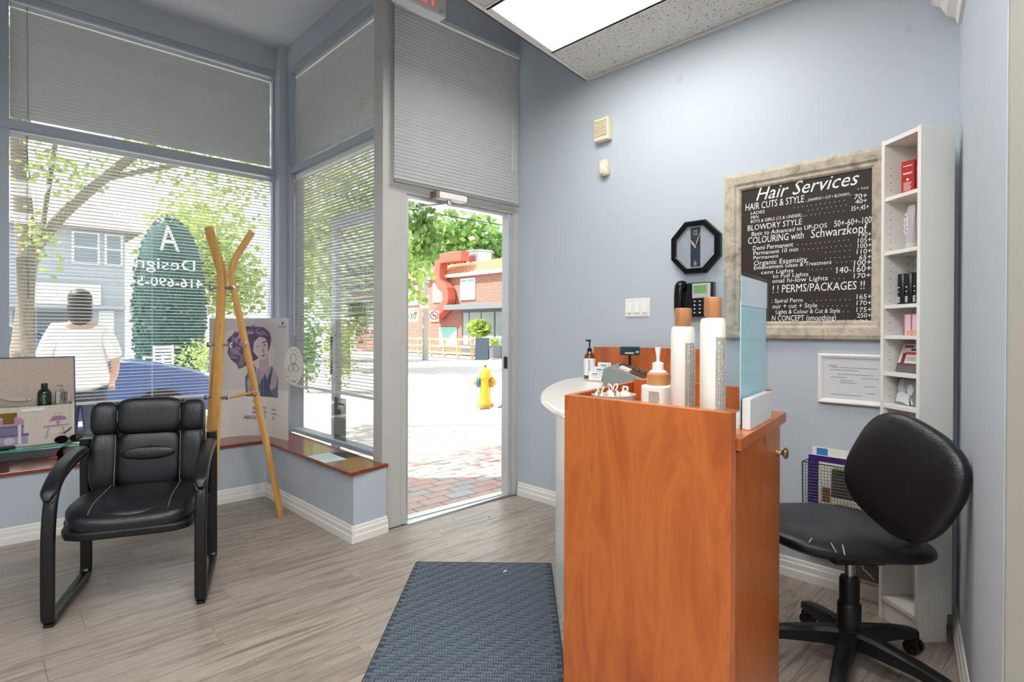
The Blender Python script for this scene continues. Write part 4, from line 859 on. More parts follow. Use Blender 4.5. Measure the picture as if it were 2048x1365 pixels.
def peg(p, d, L=0.045):
    p = Vector(p)-RO; d = Vector(d).normalized()
    MB().at(frame(p, Vector((-d.y, d.x, 0)) if abs(d.z) < 0.9 else (1, 0, 0), Vector((-d.y, d.x, 0)).cross(d)*-1)).lathe([(0, 0), (0.007, 0), (0.007, L*0.55), (0.015, L*0.7), (0.016, L), (0.010, L+0.001), (0.009, L-0.006), (0, L-0.006)], 14).build('peg', STEEL, ckr, smooth=True)
for z, a, b in ((1.505, (1.166, 3.852), (1.226, 3.815)), (1.155, (1.135, 3.786), (1.305, 3.830)), (0.84, (1.109, 3.741), (1.370, 3.838))):
    peg((a[0]+0.016, a[1]-0.020, z), VRt, 0.05); peg((a[0]-0.016, a[1]+0.016, z), -VRt, 0.05)
    peg((b[0]-0.008, b[1]-0.014, z), (-0.55, -0.83, 0), 0.012)
for z, dz in ((0.835, 0.012), (0.815, 0.03)):
    MB().tube([Vector((1.115, 3.755 if dz < 0.02 else 3.90, z-0.01))-RO, Vector((1.372, 3.838, z+dz))-RO], 0.009, 10).build('cross_rod', PINE, ckr, smooth=True)

# ------------------------------------------------------------------ bent poster in the window corner
POL = [(1.345, 4.722), (1.50, 4.735), (1.62, 4.70), (1.69, 4.63), (1.735, 4.50), (1.765, 4.285)]
pp = curve([(x, y, 0) for x, y in POL], 8)
cl = [0]
for a, b in zip(pp[:-1], pp[1:]): cl.append(cl[-1]+(Vector(b)-Vector(a)).length)
PWd = cl[-1]
def pxy(u, off=0.0):
    """point and normal on the bent sheet for u metres from its left edge"""
    u = max(0, min(PWd-1e-5, u))
    i = max(k for k in range(len(cl)-1) if cl[k] <= u); t = (u-cl[i])/(cl[i+1]-cl[i])
    a, b = Vector(pp[i]), Vector(pp[i+1]); d = (b-a).normalized(); p = a+(b-a)*t; nrm = Vector((d.y, -d.x, 0)); nrm = nrm if nrm.y < 0 or nrm.x < 0 else -nrm
    return p+nrm*off
PO = Vector((1.58, 4.6, 0.42))
po = thing('bent_poster', 'tall bent salon poster with a curly-haired portrait standing on the window sill', 'poster', PO)
PH = 0.915
def sheet(nm, pts_uv, off, m, par=po):
    """outline in (u,v) triangulated finely enough to follow the bend"""
    bm = bmesh.new(); vs = [bm.verts.new((u, v, 0)) for u, v in pts_uv]; f = bm.faces.new(vs)
    bmesh.ops.triangulate(bm, faces=[f])
    us = [u for u, v in pts_uv]; u0, u1 = min(us), max(us); k = u0+0.03
    while k < u1:
        bmesh.ops.bisect_plane(bm, geom=bm.verts[:]+bm.edges[:]+bm.faces[:], plane_co=(k, 0, 0), plane_no=(1, 0, 0)); k += 0.03
    for v in bm.verts:
        p = pxy(v.co.x, off); v.co = Vector((p.x, p.y, 0.42+v.co.y))-PO
    me = bpy.data.meshes.new(nm); bm.to_mesh(me); bm.free(); me.materials.append(m)
    o = bpy.data.objects.new(nm, me); col.objects.link(o); o.parent = par; return o
b = MB(); ns = 40
rg = []
for i in range(ns+1):
    u = PWd*i/ns; a = pxy(u, 0.0)-PO; c = pxy(u, -0.0025)-PO
    rg.append([(a.x, a.y, 0.421-0.42), (c.x, c.y, 0.421-0.42), (c.x, c.y, PH), (a.x, a.y, PH)])
b.loft(rg).build('sheet', mat('poster_paper', '#EAE6DF', 0.35), po, smooth=True)
U = lambda px: PWd*px   # picture fractions
def pol(nm, pts, off, hx): return sheet(nm, [(U(x), PH*y) for x, y in pts], off, mat('poster_'+hx, '#'+hx, 0.4))
pol('grey_ground', [(0, 0.40), (1, 0.40), (1, 1), (0, 1)], 0.0004, 'CFC9C8')
pol('pale_glow', [(0, 0.40), (0.62, 0.40), (0.75, 0.72), (0.55, 0.92), (0.2, 0.9), (0, 0.75)], 0.0007, 'E0DAD5')
pol('dress', [(0.36, 0.33), (0.35, 0.50), (0.42, 0.60), (0.55, 0.545), (0.68, 0.60), (0.80, 0.50), (0.80, 0.33)], 0.0010, '6E7590')
pol('shoulder', [(0.38, 0.36), (0.37, 0.47), (0.44, 0.565), (0.60, 0.60), (0.72, 0.58), (0.785, 0.49), (0.75, 0.42), (0.60, 0.36), (0.48, 0.345)], 0.0013, 'C2AFBC')
pol('dress_wrap', [(0.47, 0.33), (0.50, 0.45), (0.58, 0.53), (0.63, 0.44), (0.72, 0.33)], 0.0016, '525C7C')
pol('dress_strap', [(0.60, 0.47), (0.68, 0.585), (0.705, 0.585), (0.66, 0.44), (0.62, 0.40)], 0.0016, '525C7C')
pol('neck', [(0.50, 0.55), (0.50, 0.66), (0.62, 0.70), (0.64, 0.585), (0.57, 0.545)], 0.0019, 'CBB6BF')
hair = [(0.47, 0.93), (0.56, 0.925), (0.64, 0.885), (0.675, 0.83), (0.655, 0.76), (0.62, 0.72), (0.40, 0.62), (0.335, 0.585), (0.29, 0.57), (0.27, 0.61), (0.215, 0.65), (0.18, 0.71), (0.195, 0.77), (0.175, 0.82), (0.25, 0.875), (0.32, 0.90), (0.38, 0.935)]
pol('hair', hair, 0.0022, '6C5674')
for k, h in enumerate(([(0.22, 0.70), (0.28, 0.80), (0.38, 0.86), (0.36, 0.80), (0.28, 0.70)], [(0.28, 0.60), (0.33, 0.70), (0.40, 0.74), (0.38, 0.66), (0.32, 0.59)], [(0.45, 0.88), (0.55, 0.90), (0.63, 0.85), (0.58, 0.86), (0.50, 0.85)], [(0.20, 0.78), (0.27, 0.85), (0.36, 0.89), (0.30, 0.83)])):
    pol('hair_light', h, 0.0026, ['9E8AA0', '8E7892', '978299', 'A896A8'][k])
rh = random.Random(12)
for k in range(46):
    t_ = rh.uniform(70, 300); rr_ = rh.uniform(0.55, 1.06); cx, cy = 0.425+0.235*rr_*math.cos(R(t_)), 0.765+0.165*rr_*math.sin(R(t_))
    if cy < 0.56 or cy > 0.95 or (cx > 0.44 and cy < 0.84): continue
    a_ = R(t_+90+rh.uniform(-40, 40)); L_, w_ = rh.uniform(0.03, 0.065), rh.uniform(0.007, 0.014)
    pol('curl', [(cx+L_*math.cos(a_)*math.cos(q)-w_*math.sin(a_)*math.sin(q)+0.25*L_*math.sin(q)**2, cy+(L_*math.sin(a_)*math.cos(q)+w_*math.cos(a_)*math.sin(q))*0.6) for q in [2*PI*i/10 for i in range(10)]], 0.00265+0.00005*(k % 5), ('7A6482', '9B86A0', 'B7A6B6', '5E4A68', 'A793A8')[k % 5])
pol('face', [(0.43, 0.72), (0.44, 0.80), (0.50, 0.845), (0.58, 0.835), (0.625, 0.78), (0.62, 0.715), (0.60, 0.665), (0.56, 0.645), (0.50, 0.655)], 0.0030, 'E2D2D4')
pol('brow', [(0.535, 0.795), (0.60, 0.81), (0.60, 0.80), (0.54, 0.787)], 0.0034, '5A4A58')
pol('eye', [(0.545, 0.770), (0.575, 0.780), (0.598, 0.775), (0.575, 0.766)], 0.0034, '4A3C4A')
pol('eye_shut', [(0.465, 0.758), (0.49, 0.768), (0.515, 0.762), (0.49, 0.755)], 0.0034, '4A3C4A')
pol('nose', [(0.55, 0.76), (0.575, 0.715), (0.555, 0.705), (0.535, 0.712)], 0.0034, 'B7A2AC')
pol('lips', [(0.525, 0.683), (0.56, 0.697), (0.592, 0.692), (0.565, 0.675), (0.545, 0.672)], 0.0034, 'B2707E')
pol('caption_panel', [(0, 0), (1, 0), (1, 0.335), (0, 0.335)], 0.0036, 'EDE9E2')
def ptext(s, u0, u1, v, h, shear=0.0, m=INK):
    a, c = pxy(U(u0), 0.0052), pxy(U(u1), 0.0052)
    text(s, frame((a.x-PO.x, a.y-PO.y, 0), (c.x-a.x, c.y-a.y, 0), (0, 0, 1)), (0, (c-a).length, PH*v, PH*h), m, po, shear=shear)
GREYINK = mat('grey_print', '#6B6870', 0.6)
ptext('IGORA R', 0.42, 0.52, 0.285, 0.014, 0, GREYINK); 
ptext('ABSOLUTE', 0.42, 0.60, 0.226, 0.024, 0.3); ptext('Fashion,', 0.69, 0.78, 0.226, 0.018, 0.3)
ptext('ABSOLUTE', 0.42, 0.61, 0.190, 0.022, 0.3); ptext('Coverage,', 0.69, 0.79, 0.192, 0.018, 0.3)
ptext('ABSOLUTE', 0.33, 0.60, 0.145, 0.030, 0.3); ptext('Me.', 0.70, 0.75, 0.150, 0.022, 0.3)
ptext('100', 0.50, 0.60, 0.075, 0.018, 0.1, GREYINK)
ptext('Schwarzkopf', 0.82, 0.97, 0.925, 0.014, 0, INK)
pol('crest', [(0.885, 0.945), (0.90, 0.945), (0.905, 0.965), (0.895, 0.975), (0.882, 0.965)], 0.0045, '3A3A40')

# oval decal on the side window
od = thing('oval_card', 'cream oval card with looped knot emblem and lettering beside the poster', 'card', (1.79, 4.255, 0.98))
OM = frame((0, 0, 0), (0.72, -0.69, 0), (0, 0, 1))
MB().at(OM).prism(el(0, 0, 0.072, 0.145, 36), -0.0015, 0.0).build('card', mat('cream_card', '#DAD6CD', 0.5), od)
MB().at(OM).tube([(0.020*math.cos(t), 0.050+0.042*math.sin(t), 0.0005) for t in [2*PI*i/24 for i in range(24)]], 0.0022, 4, closed=True).tube([(-0.014+0.022*math.cos(t)*0.9+0.012*math.sin(t), -0.012+0.032*math.sin(t), 0.0005) for t in [2*PI*i/24 for i in range(24)]], 0.0022, 4, closed=True).tube([(0.014+0.022*math.cos(t)*0.9-0.012*math.sin(t), -0.012+0.032*math.sin(t), 0.0005) for t in [2*PI*i/24 for i in range(24)]], 0.0022, 4, closed=True).build('knot_emblem', mat('taupe_print', '#8A837A', 0.6), od)
word = 'ANTI-AGEING'
for i, c in enumerate(word):
    t = R(190+i*11); x, y = 0.056*math.cos(t), 0.118*math.sin(t)
    tx = Vector((-0.056*math.sin(t), 0.118*math.cos(t))).normalized()
    M_ = OM @ frame((x, y, 0.0004), (tx.x, tx.y, 0), (-tx.y, tx.x, 0))
    text(c, M_, (-0.006, 0.006, -0.006, 0.012), mat('taupe_print', '#8A837A', 0.6), od)
for i, c in enumerate('COLOUR'):
    t = R(100-i*22); x, y = 0.054*math.cos(t), 0.116*math.sin(t); tx = Vector((0.054*math.sin(t), -0.116*math.cos(t))).normalized()
    text(c, OM @ frame((x, y, 0.0004), (tx.x, tx.y, 0), (-tx.y, tx.x, 0)), (-0.006, 0.006, -0.006, 0.012), mat('taupe_print', '#8A837A', 0.6), od)

# ------------------------------------------------------------------ glass riser and trunk on the sill
gt = thing('glass_riser', 'low glass riser with curved black legs standing on the window sill', 'glass riser', (0.18, 4.60, 0.42))
MB().box(-0.46, 0.46, -0.16, 0.155, 0.112, 0.122).build('glass_top', glass('green_glass', '#D6EFE6', 0.35), gt)
MB().box(-0.461, 0.461, -0.1615, -0.1598, 0.112, 0.122).box(0.4598, 0.4615, -0.16, 0.155, 0.112, 0.122).build('glass_edge', mat('glass_edge_green', '#1FA487', 0.15, spec=0.7), gt)
for x in (-0.28, 0.28):
    MB().sweep(curve([(x, 0.10, 0.0), (x-0.01, 0.06, 0.04), (x+0.005, -0.02, 0.085), (x+0.02, -0.08, 0.112)], 5), rrect(0.035, 0.010, 0.003, 2)).build('leg', BLACKM, gt, smooth=True)
MB().tube([(0.10, -0.05, 0.108), (0.42, 0.02, 0.108)], 0.0025, 5).build('support_wire', BLACKM, gt)
TZ = 0.5425
PINKT = grain('trunk_paper', [(0.3, '#B9A596'), (0.5, '#CDBBAD'), (0.7, '#B59F92')], (14, 14, 14), rough=0.6, warp=6)
STRIPE = grain('trunk_stripe', [(0.35, '#C9BDAE'), (0.5, '#D9CEC0'), (0.65, '#CFC3B4')], (60, 2, 0.5), rough=0.6, warp=0.1)
PURP = mat('purple_edge', '#4A3B6E', 0.4)
tk = thing('display_trunk', 'open paper-covered trunk with handbag and hatbox prints on the glass riser', 'trunk', (0.21, 4.62, TZ))
# local: front at y=-0.07, back at y=+0.10
MB().box(-0.30, 0.30, -0.070, -0.062, 0, 0.235).build('front_panel', STRIPE, tk, bevel=0.001)
MB().box(-0.30, 0.30, 0.092, 0.10, 0, 0.235).box(-0.30, -0.292, -0.062, 0.092, 0, 0.235).box(-0.30, 0.30, -0.062, 0.092, 0, 0.006).build('box_body', STRIPE, tk)
MB().box(0.292, 0.302, -0.071, 0.10, 0, 0.245).build('side_panel', mat('trunk_side', '#D9D6DA', 0.5), tk, bevel=0.002)
MB().box(-0.30, 0.30, -0.062, 0.06, 0.218, 0.223).build('inner_tray', PINKT, tk)
lidM = Matrix.Translation((0, 0.112, 0.19)) @ Matrix.Rotation(R(-7), 4, 'X')
lid = MB().at(lidM).box(-0.315, 0.325, 0, 0.012, 0, 0.335).build('lid', PINKT, tk, bevel=0.002)
MB().at(lidM).box(-0.318, 0.328, -0.004, 0.016, 0.333, 0.339).box(0.323, 0.329, -0.004, 0.016, 0, 0.337).build('lid_edging', PURP, lid)
MB().at(lidM).box(-0.11, -0.07, -0.008, 0.0, 0.336, 0.345).build('lid_catch', STEEL, lid)
MB().box(-0.050, 0.025, -0.076, -0.070, 0.178, 0.205).box(-0.036, 0.012, -0.078, -0.070, 0.142, 0.179).build('clasp', mat('old_gold', '#8A6A2E', 0.35, metal=0.8), tk, bevel=0.002)
MB().cush((0.312, 0.0, 0.15), (0.018, 0.02, 0.022), 2.4, 5).build('side_stud', BLACKM, tk, smooth=True)
MB().box(0.045, 0.155, -0.076, -0.0705, 0.206, 0.222).build('name_strip', PAPER, tk)
TF = frame((0, -0.0704, 0), (1, 0, 0), (0, 0, 1))
def tpol(nm, pts, z, hx):
    dx_ = 0.09 if sum(p[0] for p in pts) < 0 else 0.05
    MB().at(TF).prism([(p[0]+dx_, p[1]) for p in pts], z, z+0.0004).build(nm, mat('tr_'+hx, '#'+hx, 0.6), tk)
for dx in (0.0,):
    tpol('hatbox_print', [(-0.145, 0.075), (-0.035, 0.075), (-0.035, 0.115), (-0.145, 0.115)], 0, '7E7795'); tpol('hatbox_lid_print', [(-0.15, 0.113), (-0.03, 0.113), (-0.035, 0.128), (-0.145, 0.128)], 0.0003, '6F6888')
    tpol('bow_print', [(-0.15, 0.13), (-0.14, 0.165), (-0.115, 0.175), (-0.06, 0.175), (-0.035, 0.16), (-0.03, 0.13)], 0.0, 'B98DA8')
    tpol('lower_box_print', [(-0.17, 0.012), (-0.015, 0.012), (-0.015, 0.062), (-0.17, 0.062)], 0, 'A29CB4'); tpol('lower_lid_print', [(-0.175, 0.060), (-0.01, 0.060), (-0.01, 0.076), (-0.175, 0.076)], 0.0003, '6A6486')
    tpol('ribbon_print', [(-0.06, 0.012), (-0.045, 0.012), (-0.045, 0.128), (-0.06, 0.128)], 0.0007, 'DDD6D6'); tpol('rose_print', el(-0.10, 0.035, 0.025, 0.022), 0.0007, 'C9BFD0')
    tpol('books_print', [(-0.21, 0.015), (-0.165, 0.02), (-0.165, 0.05), (-0.205, 0.045)], 0.0006, 'C4A6A4')
    tpol('handbag_print', [(0.125, 0.135), (0.215, 0.140), (0.205, 0.160), (0.175, 0.168), (0.145, 0.165)], 0, 'A77A9C'); tpol('shelf_print', [(0.10, 0.098), (0.225, 0.105), (0.225, 0.113), (0.10, 0.110)], 0, 'A98AA4')
    tpol('stand_print', [(0.165, 0.11), (0.175, 0.11), (0.18, 0.135), (0.16, 0.135)], 0.0002, '9A8D95'); tpol('scroll_print', [(0.105, 0.03), (0.12, 0.098), (0.128, 0.098), (0.116, 0.03)], 0, 'B9A0AE'); tpol('scroll_print', [(0.20, 0.03), (0.19, 0.098), (0.198, 0.098), (0.210, 0.03)], 0, 'B9A0AE')
    tpol('heel_print', [(0.165, 0.055), (0.20, 0.06), (0.235, 0.09), (0.24, 0.086), (0.225, 0.068), (0.205, 0.054)], 0.0003, '3B3640'); tpol('heart_print', el(0.155, 0.075, 0.022, 0.018), 0.0, 'DDD3D0')
MB().at(TF).tube([(0.220+0.02*math.cos(t), 0.165+0.022*math.sin(t), 0) for t in [R(10*i) for i in range(1, 18)]], 0.0012, 5).build('bag_handle_print', mat('tr_A77A9C', '#A77A9C', 0.6), tk)
gb_ = thing('green_bottle', 'dark green bottle with black cap standing in the open trunk', 'bottle', (0.368, 4.60, TZ+0.2232))
MB().lathe([(0, 0), (0.034, 0), (0.036, 0.004), (0.036, 0.085), (0.030, 0.102), (0.017, 0.112), (0.015, 0.114), (0, 0.114)], 24).build('body', mat('green_glass_dark', '#0C2415', 0.1, spec=0.7, coat=0.4), gb_, smooth=True)
MB().lathe([(0, 0.112), (0.017, 0.112), (0.017, 0.142), (0.015, 0.145), (0, 0.145)], 20).build('cap', BLACKP, gb_, smooth=True)
ringtext(frame(Vector((-0.1, -1, 0)).normalized()*0.0362, (1, -0.1, 0), (0, 0, 1)), -0.008, 0.008, 0.02, 0.08, 8, gb_, mat('leaf_print', '#8FA98C', 0.5), seed=31)
sb_ = thing('silver_bottle', 'silver flat pump bottle beside the green bottle in the trunk', 'bottle', (0.455, 4.60, TZ+0.2232))
MB().prism(rrect(0.072, 0.035, 0.012), 0, 0.092).build('body', mat('silver_foil', '#C9C8C4', 0.2, metal=0.75), sb_, smooth=True, bevel=0.004)
MB().lathe([(0, 0.092), (0.012, 0.092), (0.012, 0.104), (0.004, 0.106), (0.004, 0.124), (0, 0.124)], 14).box(-0.03, 0.006, -0.005, 0.005, 0.122, 0.130).build('pump', glass('pump_clear', '#EFEFEF', 0.6), sb_, smooth=True)
MB().at(frame((0, -0.0178, 0), (1, 0, 0), (0, 0, 1))).tube([(-0.012, 0.03, 0), (0.0, 0.05, 0), (-0.012, 0.06, 0), (0.0, 0.085, 0)], 0.0018, 4).tube([(0.006, 0.03, 0), (0.016, 0.05, 0), (0.004, 0.062, 0), (0.016, 0.085, 0)], 0.0018, 4).build('chevron_print', INK, sb_)
rb = thing('satin_ribbon', 'crumpled pale satin ribbon spilling over the trunk edge', 'ribbon', (0.12, 4.612, TZ+0.262))
rng = random.Random(3)
rib = MB()
for k in range(3):
    pts = curve([(-0.26+0.02*k, -0.02+0.03*k, 0.03+0.02*k), (-0.17, 0.01, 0.075+0.02*k), (-0.09, -0.02+0.02*k, 0.045), (-0.02+0.05*k, 0.0, 0.06-0.02*k), (0.08+0.04*k, -0.01, 0.012), (0.16, -0.03, 0.006)], 6)
    rib.sweep(pts, [(-0.022, 0), (-0.01, 0.006), (0.01, -0.004), (0.022, 0.003), (0.022, 0.0015), (0.01, -0.0055), (-0.01, 0.0045), (-0.022, -0.0015)], upv=(0.2, 0.6, 0.8))
rib.build('ribbon', mat('satin', '#D5CFC4', 0.28), rb, smooth=True)
sg_ = thing('sunglasses', 'black sunglasses folded on the glass riser in front of the trunk', 'sunglasses', (0.475, 4.468, TZ+0.005), R(8))
for sg in (-1, 1):
    MB().at(frame((sg*0.037, 0, 0.024), (1, 0, 0), (0, 0.15, 1))).tube([(0.031*math.cos(t)*(1+0.1*math.cos(2*t)), 0.023*math.sin(t), 0) for t in [2*PI*i/22 for i in range(22)]], 0.0026, 6, closed=True).build('rim', BLACKM, sg_, smooth=True)
    MB().at(frame((sg*0.037, 0, 0.024), (1, 0, 0), (0, 0.15, 1))).prism(el(0, 0, 0.031, 0.022, 20), -0.0006, 0.0006).build('lens', glass('dark_lens', '#3A3632', 0.4), sg_)
    MB().tube([(sg*0.068, 0.0, 0.030), (sg*0.066, 0.03, 0.028), (sg*0.0, 0.055, 0.006+0.005*sg)], 0.002, 6).build('temple', BLACKM, sg_, smooth=True)
MB().tube([(-0.008, 0, 0.030), (0, -0.003, 0.033), (0.008, 0, 0.030)], 0.002, 6).build('bridge', BLACKM, sg_, smooth=True)
cs_ = thing('black_case', 'flat black case lying on the glass riser', 'case', (0.14, 4.49, TZ), R(4))
MB().box(-0.085, 0.085, -0.024, 0.024, 0, 0.016).build('case_body', BLACKP, cs_, bevel=0.004)
MB().box(-0.086, 0.086, -0.0245, 0.0245, 0.008, 0.0095).build('case_seam', BLACKM, cs_)

# ------------------------------------------------------------------ acrylic sign stand and sheet on the side sill
sn = thing('sign_stand', 'clear acrylic sign stand with a photo notice on the narrow sill', 'sign stand', (1.80, 3.54, 0.42), R(-90))
MB().box(-0.11, 0.11, -0.002, 0.002, 0.0, 0.40).box(-0.11, 0.11, -0.002, 0.09, 0.0, 0.003).build('acrylic', ACRYL, sn)
MB().box(-0.085, 0.075, 0.003, 0.005, 0.10, 0.38).build('notice', glass('notice_print', '#D8D4CF', 0.1), sn)
MB().box(-0.075, 0.065, 0.0022, 0.0030, 0.135, 0.25).build('notice_photo', mat('notice_photo', '#8F8C88', 0.6), sn)
MB().box(-0.05, 0.05, 0.0020, 0.0030, 0.335, 0.345).build('notice_heading', INK, sn)
fl_ = thing('loose_leaflet', 'pale blue printed leaflet lying on the narrow cherry sill', 'leaflet', (1.722, 3.52, 0.4205), R(-90))
MB().box(-0.14, 0.11, -0.09, 0.06, 0.0, 0.002).build('paper', mat('pale_blue_paper', '#CBDCE2', 0.4), fl_)
lp = MB(); rr = random.Random(11)
for k in range(5): lp.box(-0.12, -0.12+rr.uniform(0.08, 0.2), -0.07+k*0.025, -0.064+k*0.025, 0.002, 0.0023)
lp.build('leaflet_print', mat('teal_print', '#7FA9B5', 0.6), fl_)

# ------------------------------------------------------------------ exit sign
ex = thing('exit_sign', 'white exit sign with red letters hanging below the high ceiling', 'exit sign', (1.94, 2.84, 3.122))
MB().box(-0.166, 0.166, -0.038, 0.038, 0.0, 0.19).build('housing', mat('sign_white', '#DFE3E6', 0.4), ex, bevel=0.004)
MB().box(-0.150, 0.150, -0.0400, -0.037, 0.012, 0.178).build('face_panel', mat('sign_face', '#E3DAD0', 0.4), ex)
text('EXIT', frame((0, -0.0402, 0), (1, 0, 0), (0, 0, 1)), (-0.128, 0.100, 0.035, 0.125), mat('exit_red', '#F0452F', 0.4, emit=1.2), ex, 'letters')
MB().box(0.112, 0.138, -0.0405, -0.0400, 0.020, 0.026).build('maker_mark', mat('teal_mark', '#2E8B96', 0.5), ex)
MB().cyl((0, 0, 0.19), (0, 0, HC-3.122), 0.012, 10).lathe([(0, HC-3.122-0.02), (0.05, HC-3.122-0.02), (0.05, HC-3.122), (0, HC-3.122)], 18).build('stem', mat('sign_white', '#DFE3E6', 0.4), ex, smooth=True)

# ================================================================== outside
G = -0.10
CONC = mat('concrete', '#C9C6C0', 0.85, noise=0.08, nscale=3, bump=0.1, bscale=90)
ROADM = mat('road_asphalt', '#B2B1AF', 0.9, noise=0.08, nscale=2, bump=0.15, bscale=60)
struct(MB().box(-40, 60, 7.45, 60, G-0.30, G-0.06).build('road', ROADM))
struct(MB().box(-40, 60, 7.28, 7.45, G-0.3, G).build('kerb', CONC, bevel=0.01))
side = struct(MB().box(-40, 60, 4.90, 7.28, G-0.3, G-0.03).build('sidewalk', mat('sidewalk_bed', '#8E8C86', 0.9)))
k = 0
slab = MB().box(0.004, 1.516, 0.004, 1.186, 0, 0.03).build('slab', CONC, side, bevel=0.004)
for i in range(-7, 9):
    for j in range(2):
        o = slab if k == 0 else inst(slab)
        o.location = (i*1.52, 4.90+j*1.19, G-0.03); k += 1
pave = struct(MB().box(1.97, 6.8, 3.26, 4.90, G-0.2, G+0.008).box(-8, 1.97, 4.95, 4.96, G-0.2, G).build('pavement', mat('paver_bed', '#6F6B62', 0.9)))
PAVM = []
for nm, h1, h2 in (('paver_red', '#BBA29B', '#C7AFA8'), ('paver_grey', '#ABB0B4', '#B9BCBF'), ('paver_rose', '#C6B1AA', '#B9A5A0')):
    PAVM.append(grain(nm, [(0.3, h1), (0.7, h2)], (12, 12, 12), rough=0.85, rand=0.08, warp=1))
pavers = []
for m in PAVM:
    q = MB().box(0.004, 0.246, 0.004, 0.119, 0, 0.05).build('paver', m, pave, bevel=0.006, seg=1); pavers.append([q, False])
for j in range(13):
    for i in range(19):
        x = 1.98+i*0.25+(0.125 if j % 2 else 0); y = 3.285+j*0.123
        if x > 6.6: continue
        e = pavers[rnd.choices((0, 1, 2), (5, 3, 3))[0]]
        o = e[0] if not e[1] else inst(e[0])
        e[1] = True; o.location = (x, y, G+0.003+rnd.uniform(-0.002, 0.003))
# foliage
def leafmat(name, stops, trans=0.35):
    if name in MATS: return MATS[name]
    m = bpy.data.materials.new(name); m.use_nodes = True; nt = m.node_tree; b = nt.nodes['Principled BSDF']
    g = nt.nodes.new('ShaderNodeNewGeometry'); r = nt.nodes.new('ShaderNodeValToRGB'); e = r.color_ramp.elements
    e[0].color = lin(stops[0]); e[1].color = lin(stops[-1])
    for k_, h in enumerate(stops[1:-1]): q = e.new((k_+1)/(len(stops)-1)); q.color = lin(h)
    nt.links.new(g.outputs['Random Per Island'], r.inputs[0]); nt.links.new(r.outputs[0], b.inputs['Base Color'])
    b.inputs['Roughness'].default_value = 0.55
    t = nt.nodes.new('ShaderNodeBsdfTranslucent'); nt.links.new(r.outputs[0], t.inputs[0]); mx = nt.nodes.new('ShaderNodeMixShader'); mx.inputs[0].default_value = trans
    nt.links.new(b.outputs[0], mx.inputs[1]); nt.links.new(t.outputs[0], mx.inputs[2]); nt.links.new(mx.outputs[0], nt.nodes['Material Output'].inputs[0])
    MATS[name] = m; return m
LEAFY = leafmat('leaf_yellow_green', ['#7E9A3F', '#A9C25A', '#C6D67E', '#93AE52'])
LEAFG = leafmat('leaf_green', ['#5F8A43', '#83A85C', '#A0BC74', '#6E9650'])
LEAFD = leafmat('leaf_dark', ['#27504F', '#3B6863', '#4E7A72', '#335A55'], 0.15)
def leaves(name, blobs, size, m, parent, seed=1, shell=0.55, org=(0, 0, 0), flat=0.5):
    r = random.Random(seed); vs, fs = [], []
    for (c, rad, n) in blobs:
        for _ in range(n):
            d = Vector((r.gauss(0, 1), r.gauss(0, 1), r.gauss(0, 1))).normalized(); k_ = shell+(1-shell)*r.random()
            p = Vector((c[0]+d.x*rad[0]*k_, c[1]+d.y*rad[1]*k_, c[2]+d.z*rad[2]*k_))-Vector(org)
            a = Vector((r.gauss(0, 1), r.gauss(0, 1), r.gauss(0, 1)*flat)).normalized(); b_ = a.cross(Vector((r.gauss(0, 1), r.gauss(0, 1), r.gauss(0, 1)))).normalized()
            s_ = size*r.uniform(0.6, 1.3); w = s_*0.34; i0 = len(vs)
            vs += [tuple(p-a*s_*0.5), tuple(p+b_*w), tuple(p+a*s_*0.5), tuple(p-b_*w)]; fs.append((i0, i0+1, i0+2, i0+3))
    me = bpy.data.meshes.new(name); me.from_pydata(vs, [], fs); me.update(); me.materials.append(m)
    o = bpy.data.objects.new(name, me); col.objects.link(o); o.parent = parent; o['kind'] = 'stuff'; return o
BARK = grain('bark', [(0.3, '#5E564C'), (0.5, '#8B8172'), (0.7, '#746A5D')], (14, 14, 3), rough=0.9, warp=1.5, bump=0.6)
def tree(name, label, base, trunk, blobs, size, m, seed, group=None, branches=(), flat=0.5, shell=0.3):
    t = thing(name, label, 'tree', base, 0, group)
    path, r0 = trunk; B = Vector(base)
    MB().tube([Vector(p)-B for p in path], r0, 12, scales=[1-0.55*i/(len(path)-1) for i in range(len(path))]).build('trunk', BARK, t, smooth=True)
    for bp, br in branches:
        MB().tube([Vector(p)-B for p in curve(bp, 4)], br, 8, scales=None).build('branch', BARK, t, smooth=True)
    leaves('foliage', blobs, size, m, t, seed, shell, base, flat); return t
# street tree by the wide window
tree('street_tree', 'mottled street tree leaning a long bough across the wide front window', (0.42, 8.0, G),
     ([(0.42, 8.0, G), (0.46, 8.0, 1.0), (0.50, 8.0, 2.0), (0.44, 8.02, 3.0), (0.36, 8.05, 4.4)], 0.13),
     [((0.6, 8.3, 4.3), (1.6, 1.2, 0.9), 900), ((2.6, 8.2, 3.6), (1.5, 1.0, 0.8), 1500), ((2.5, 8.4, 2.9), (0.7, 0.5, 0.4), 260), ((0.75, 8.0, 3.0), (0.55, 0.5, 0.30), 220), ((0.62, 7.9, 2.2), (0.25, 0.3, 0.5), 90), ((1.0, 7.2, 5.0), (2.1, 1.9, 0.8), 3600)], 0.085, LEAFY, 5,  # last blob is a high crown out of view, added to dapple the pavement
     branches=[([(0.44, 8.02, 3.0), (0.6, 7.7, 4.2), (1.0, 7.2, 5.2)], 0.04), ([(0.50, 8.0, 2.0), (0.80, 8.0, 2.5), (1.16, 8.0, 2.95), (1.45, 8.0, 3.28), (1.9, 8.05, 3.75)], 0.055), ([(1.16, 8.0, 2.95), (1.5, 8.0, 3.1), (2.1, 8.05, 3.35)], 0.03), ([(0.62, 8.0, 2.25), (0.66, 8.1, 2.6), (0.75, 8.2, 3.3)], 0.025)])
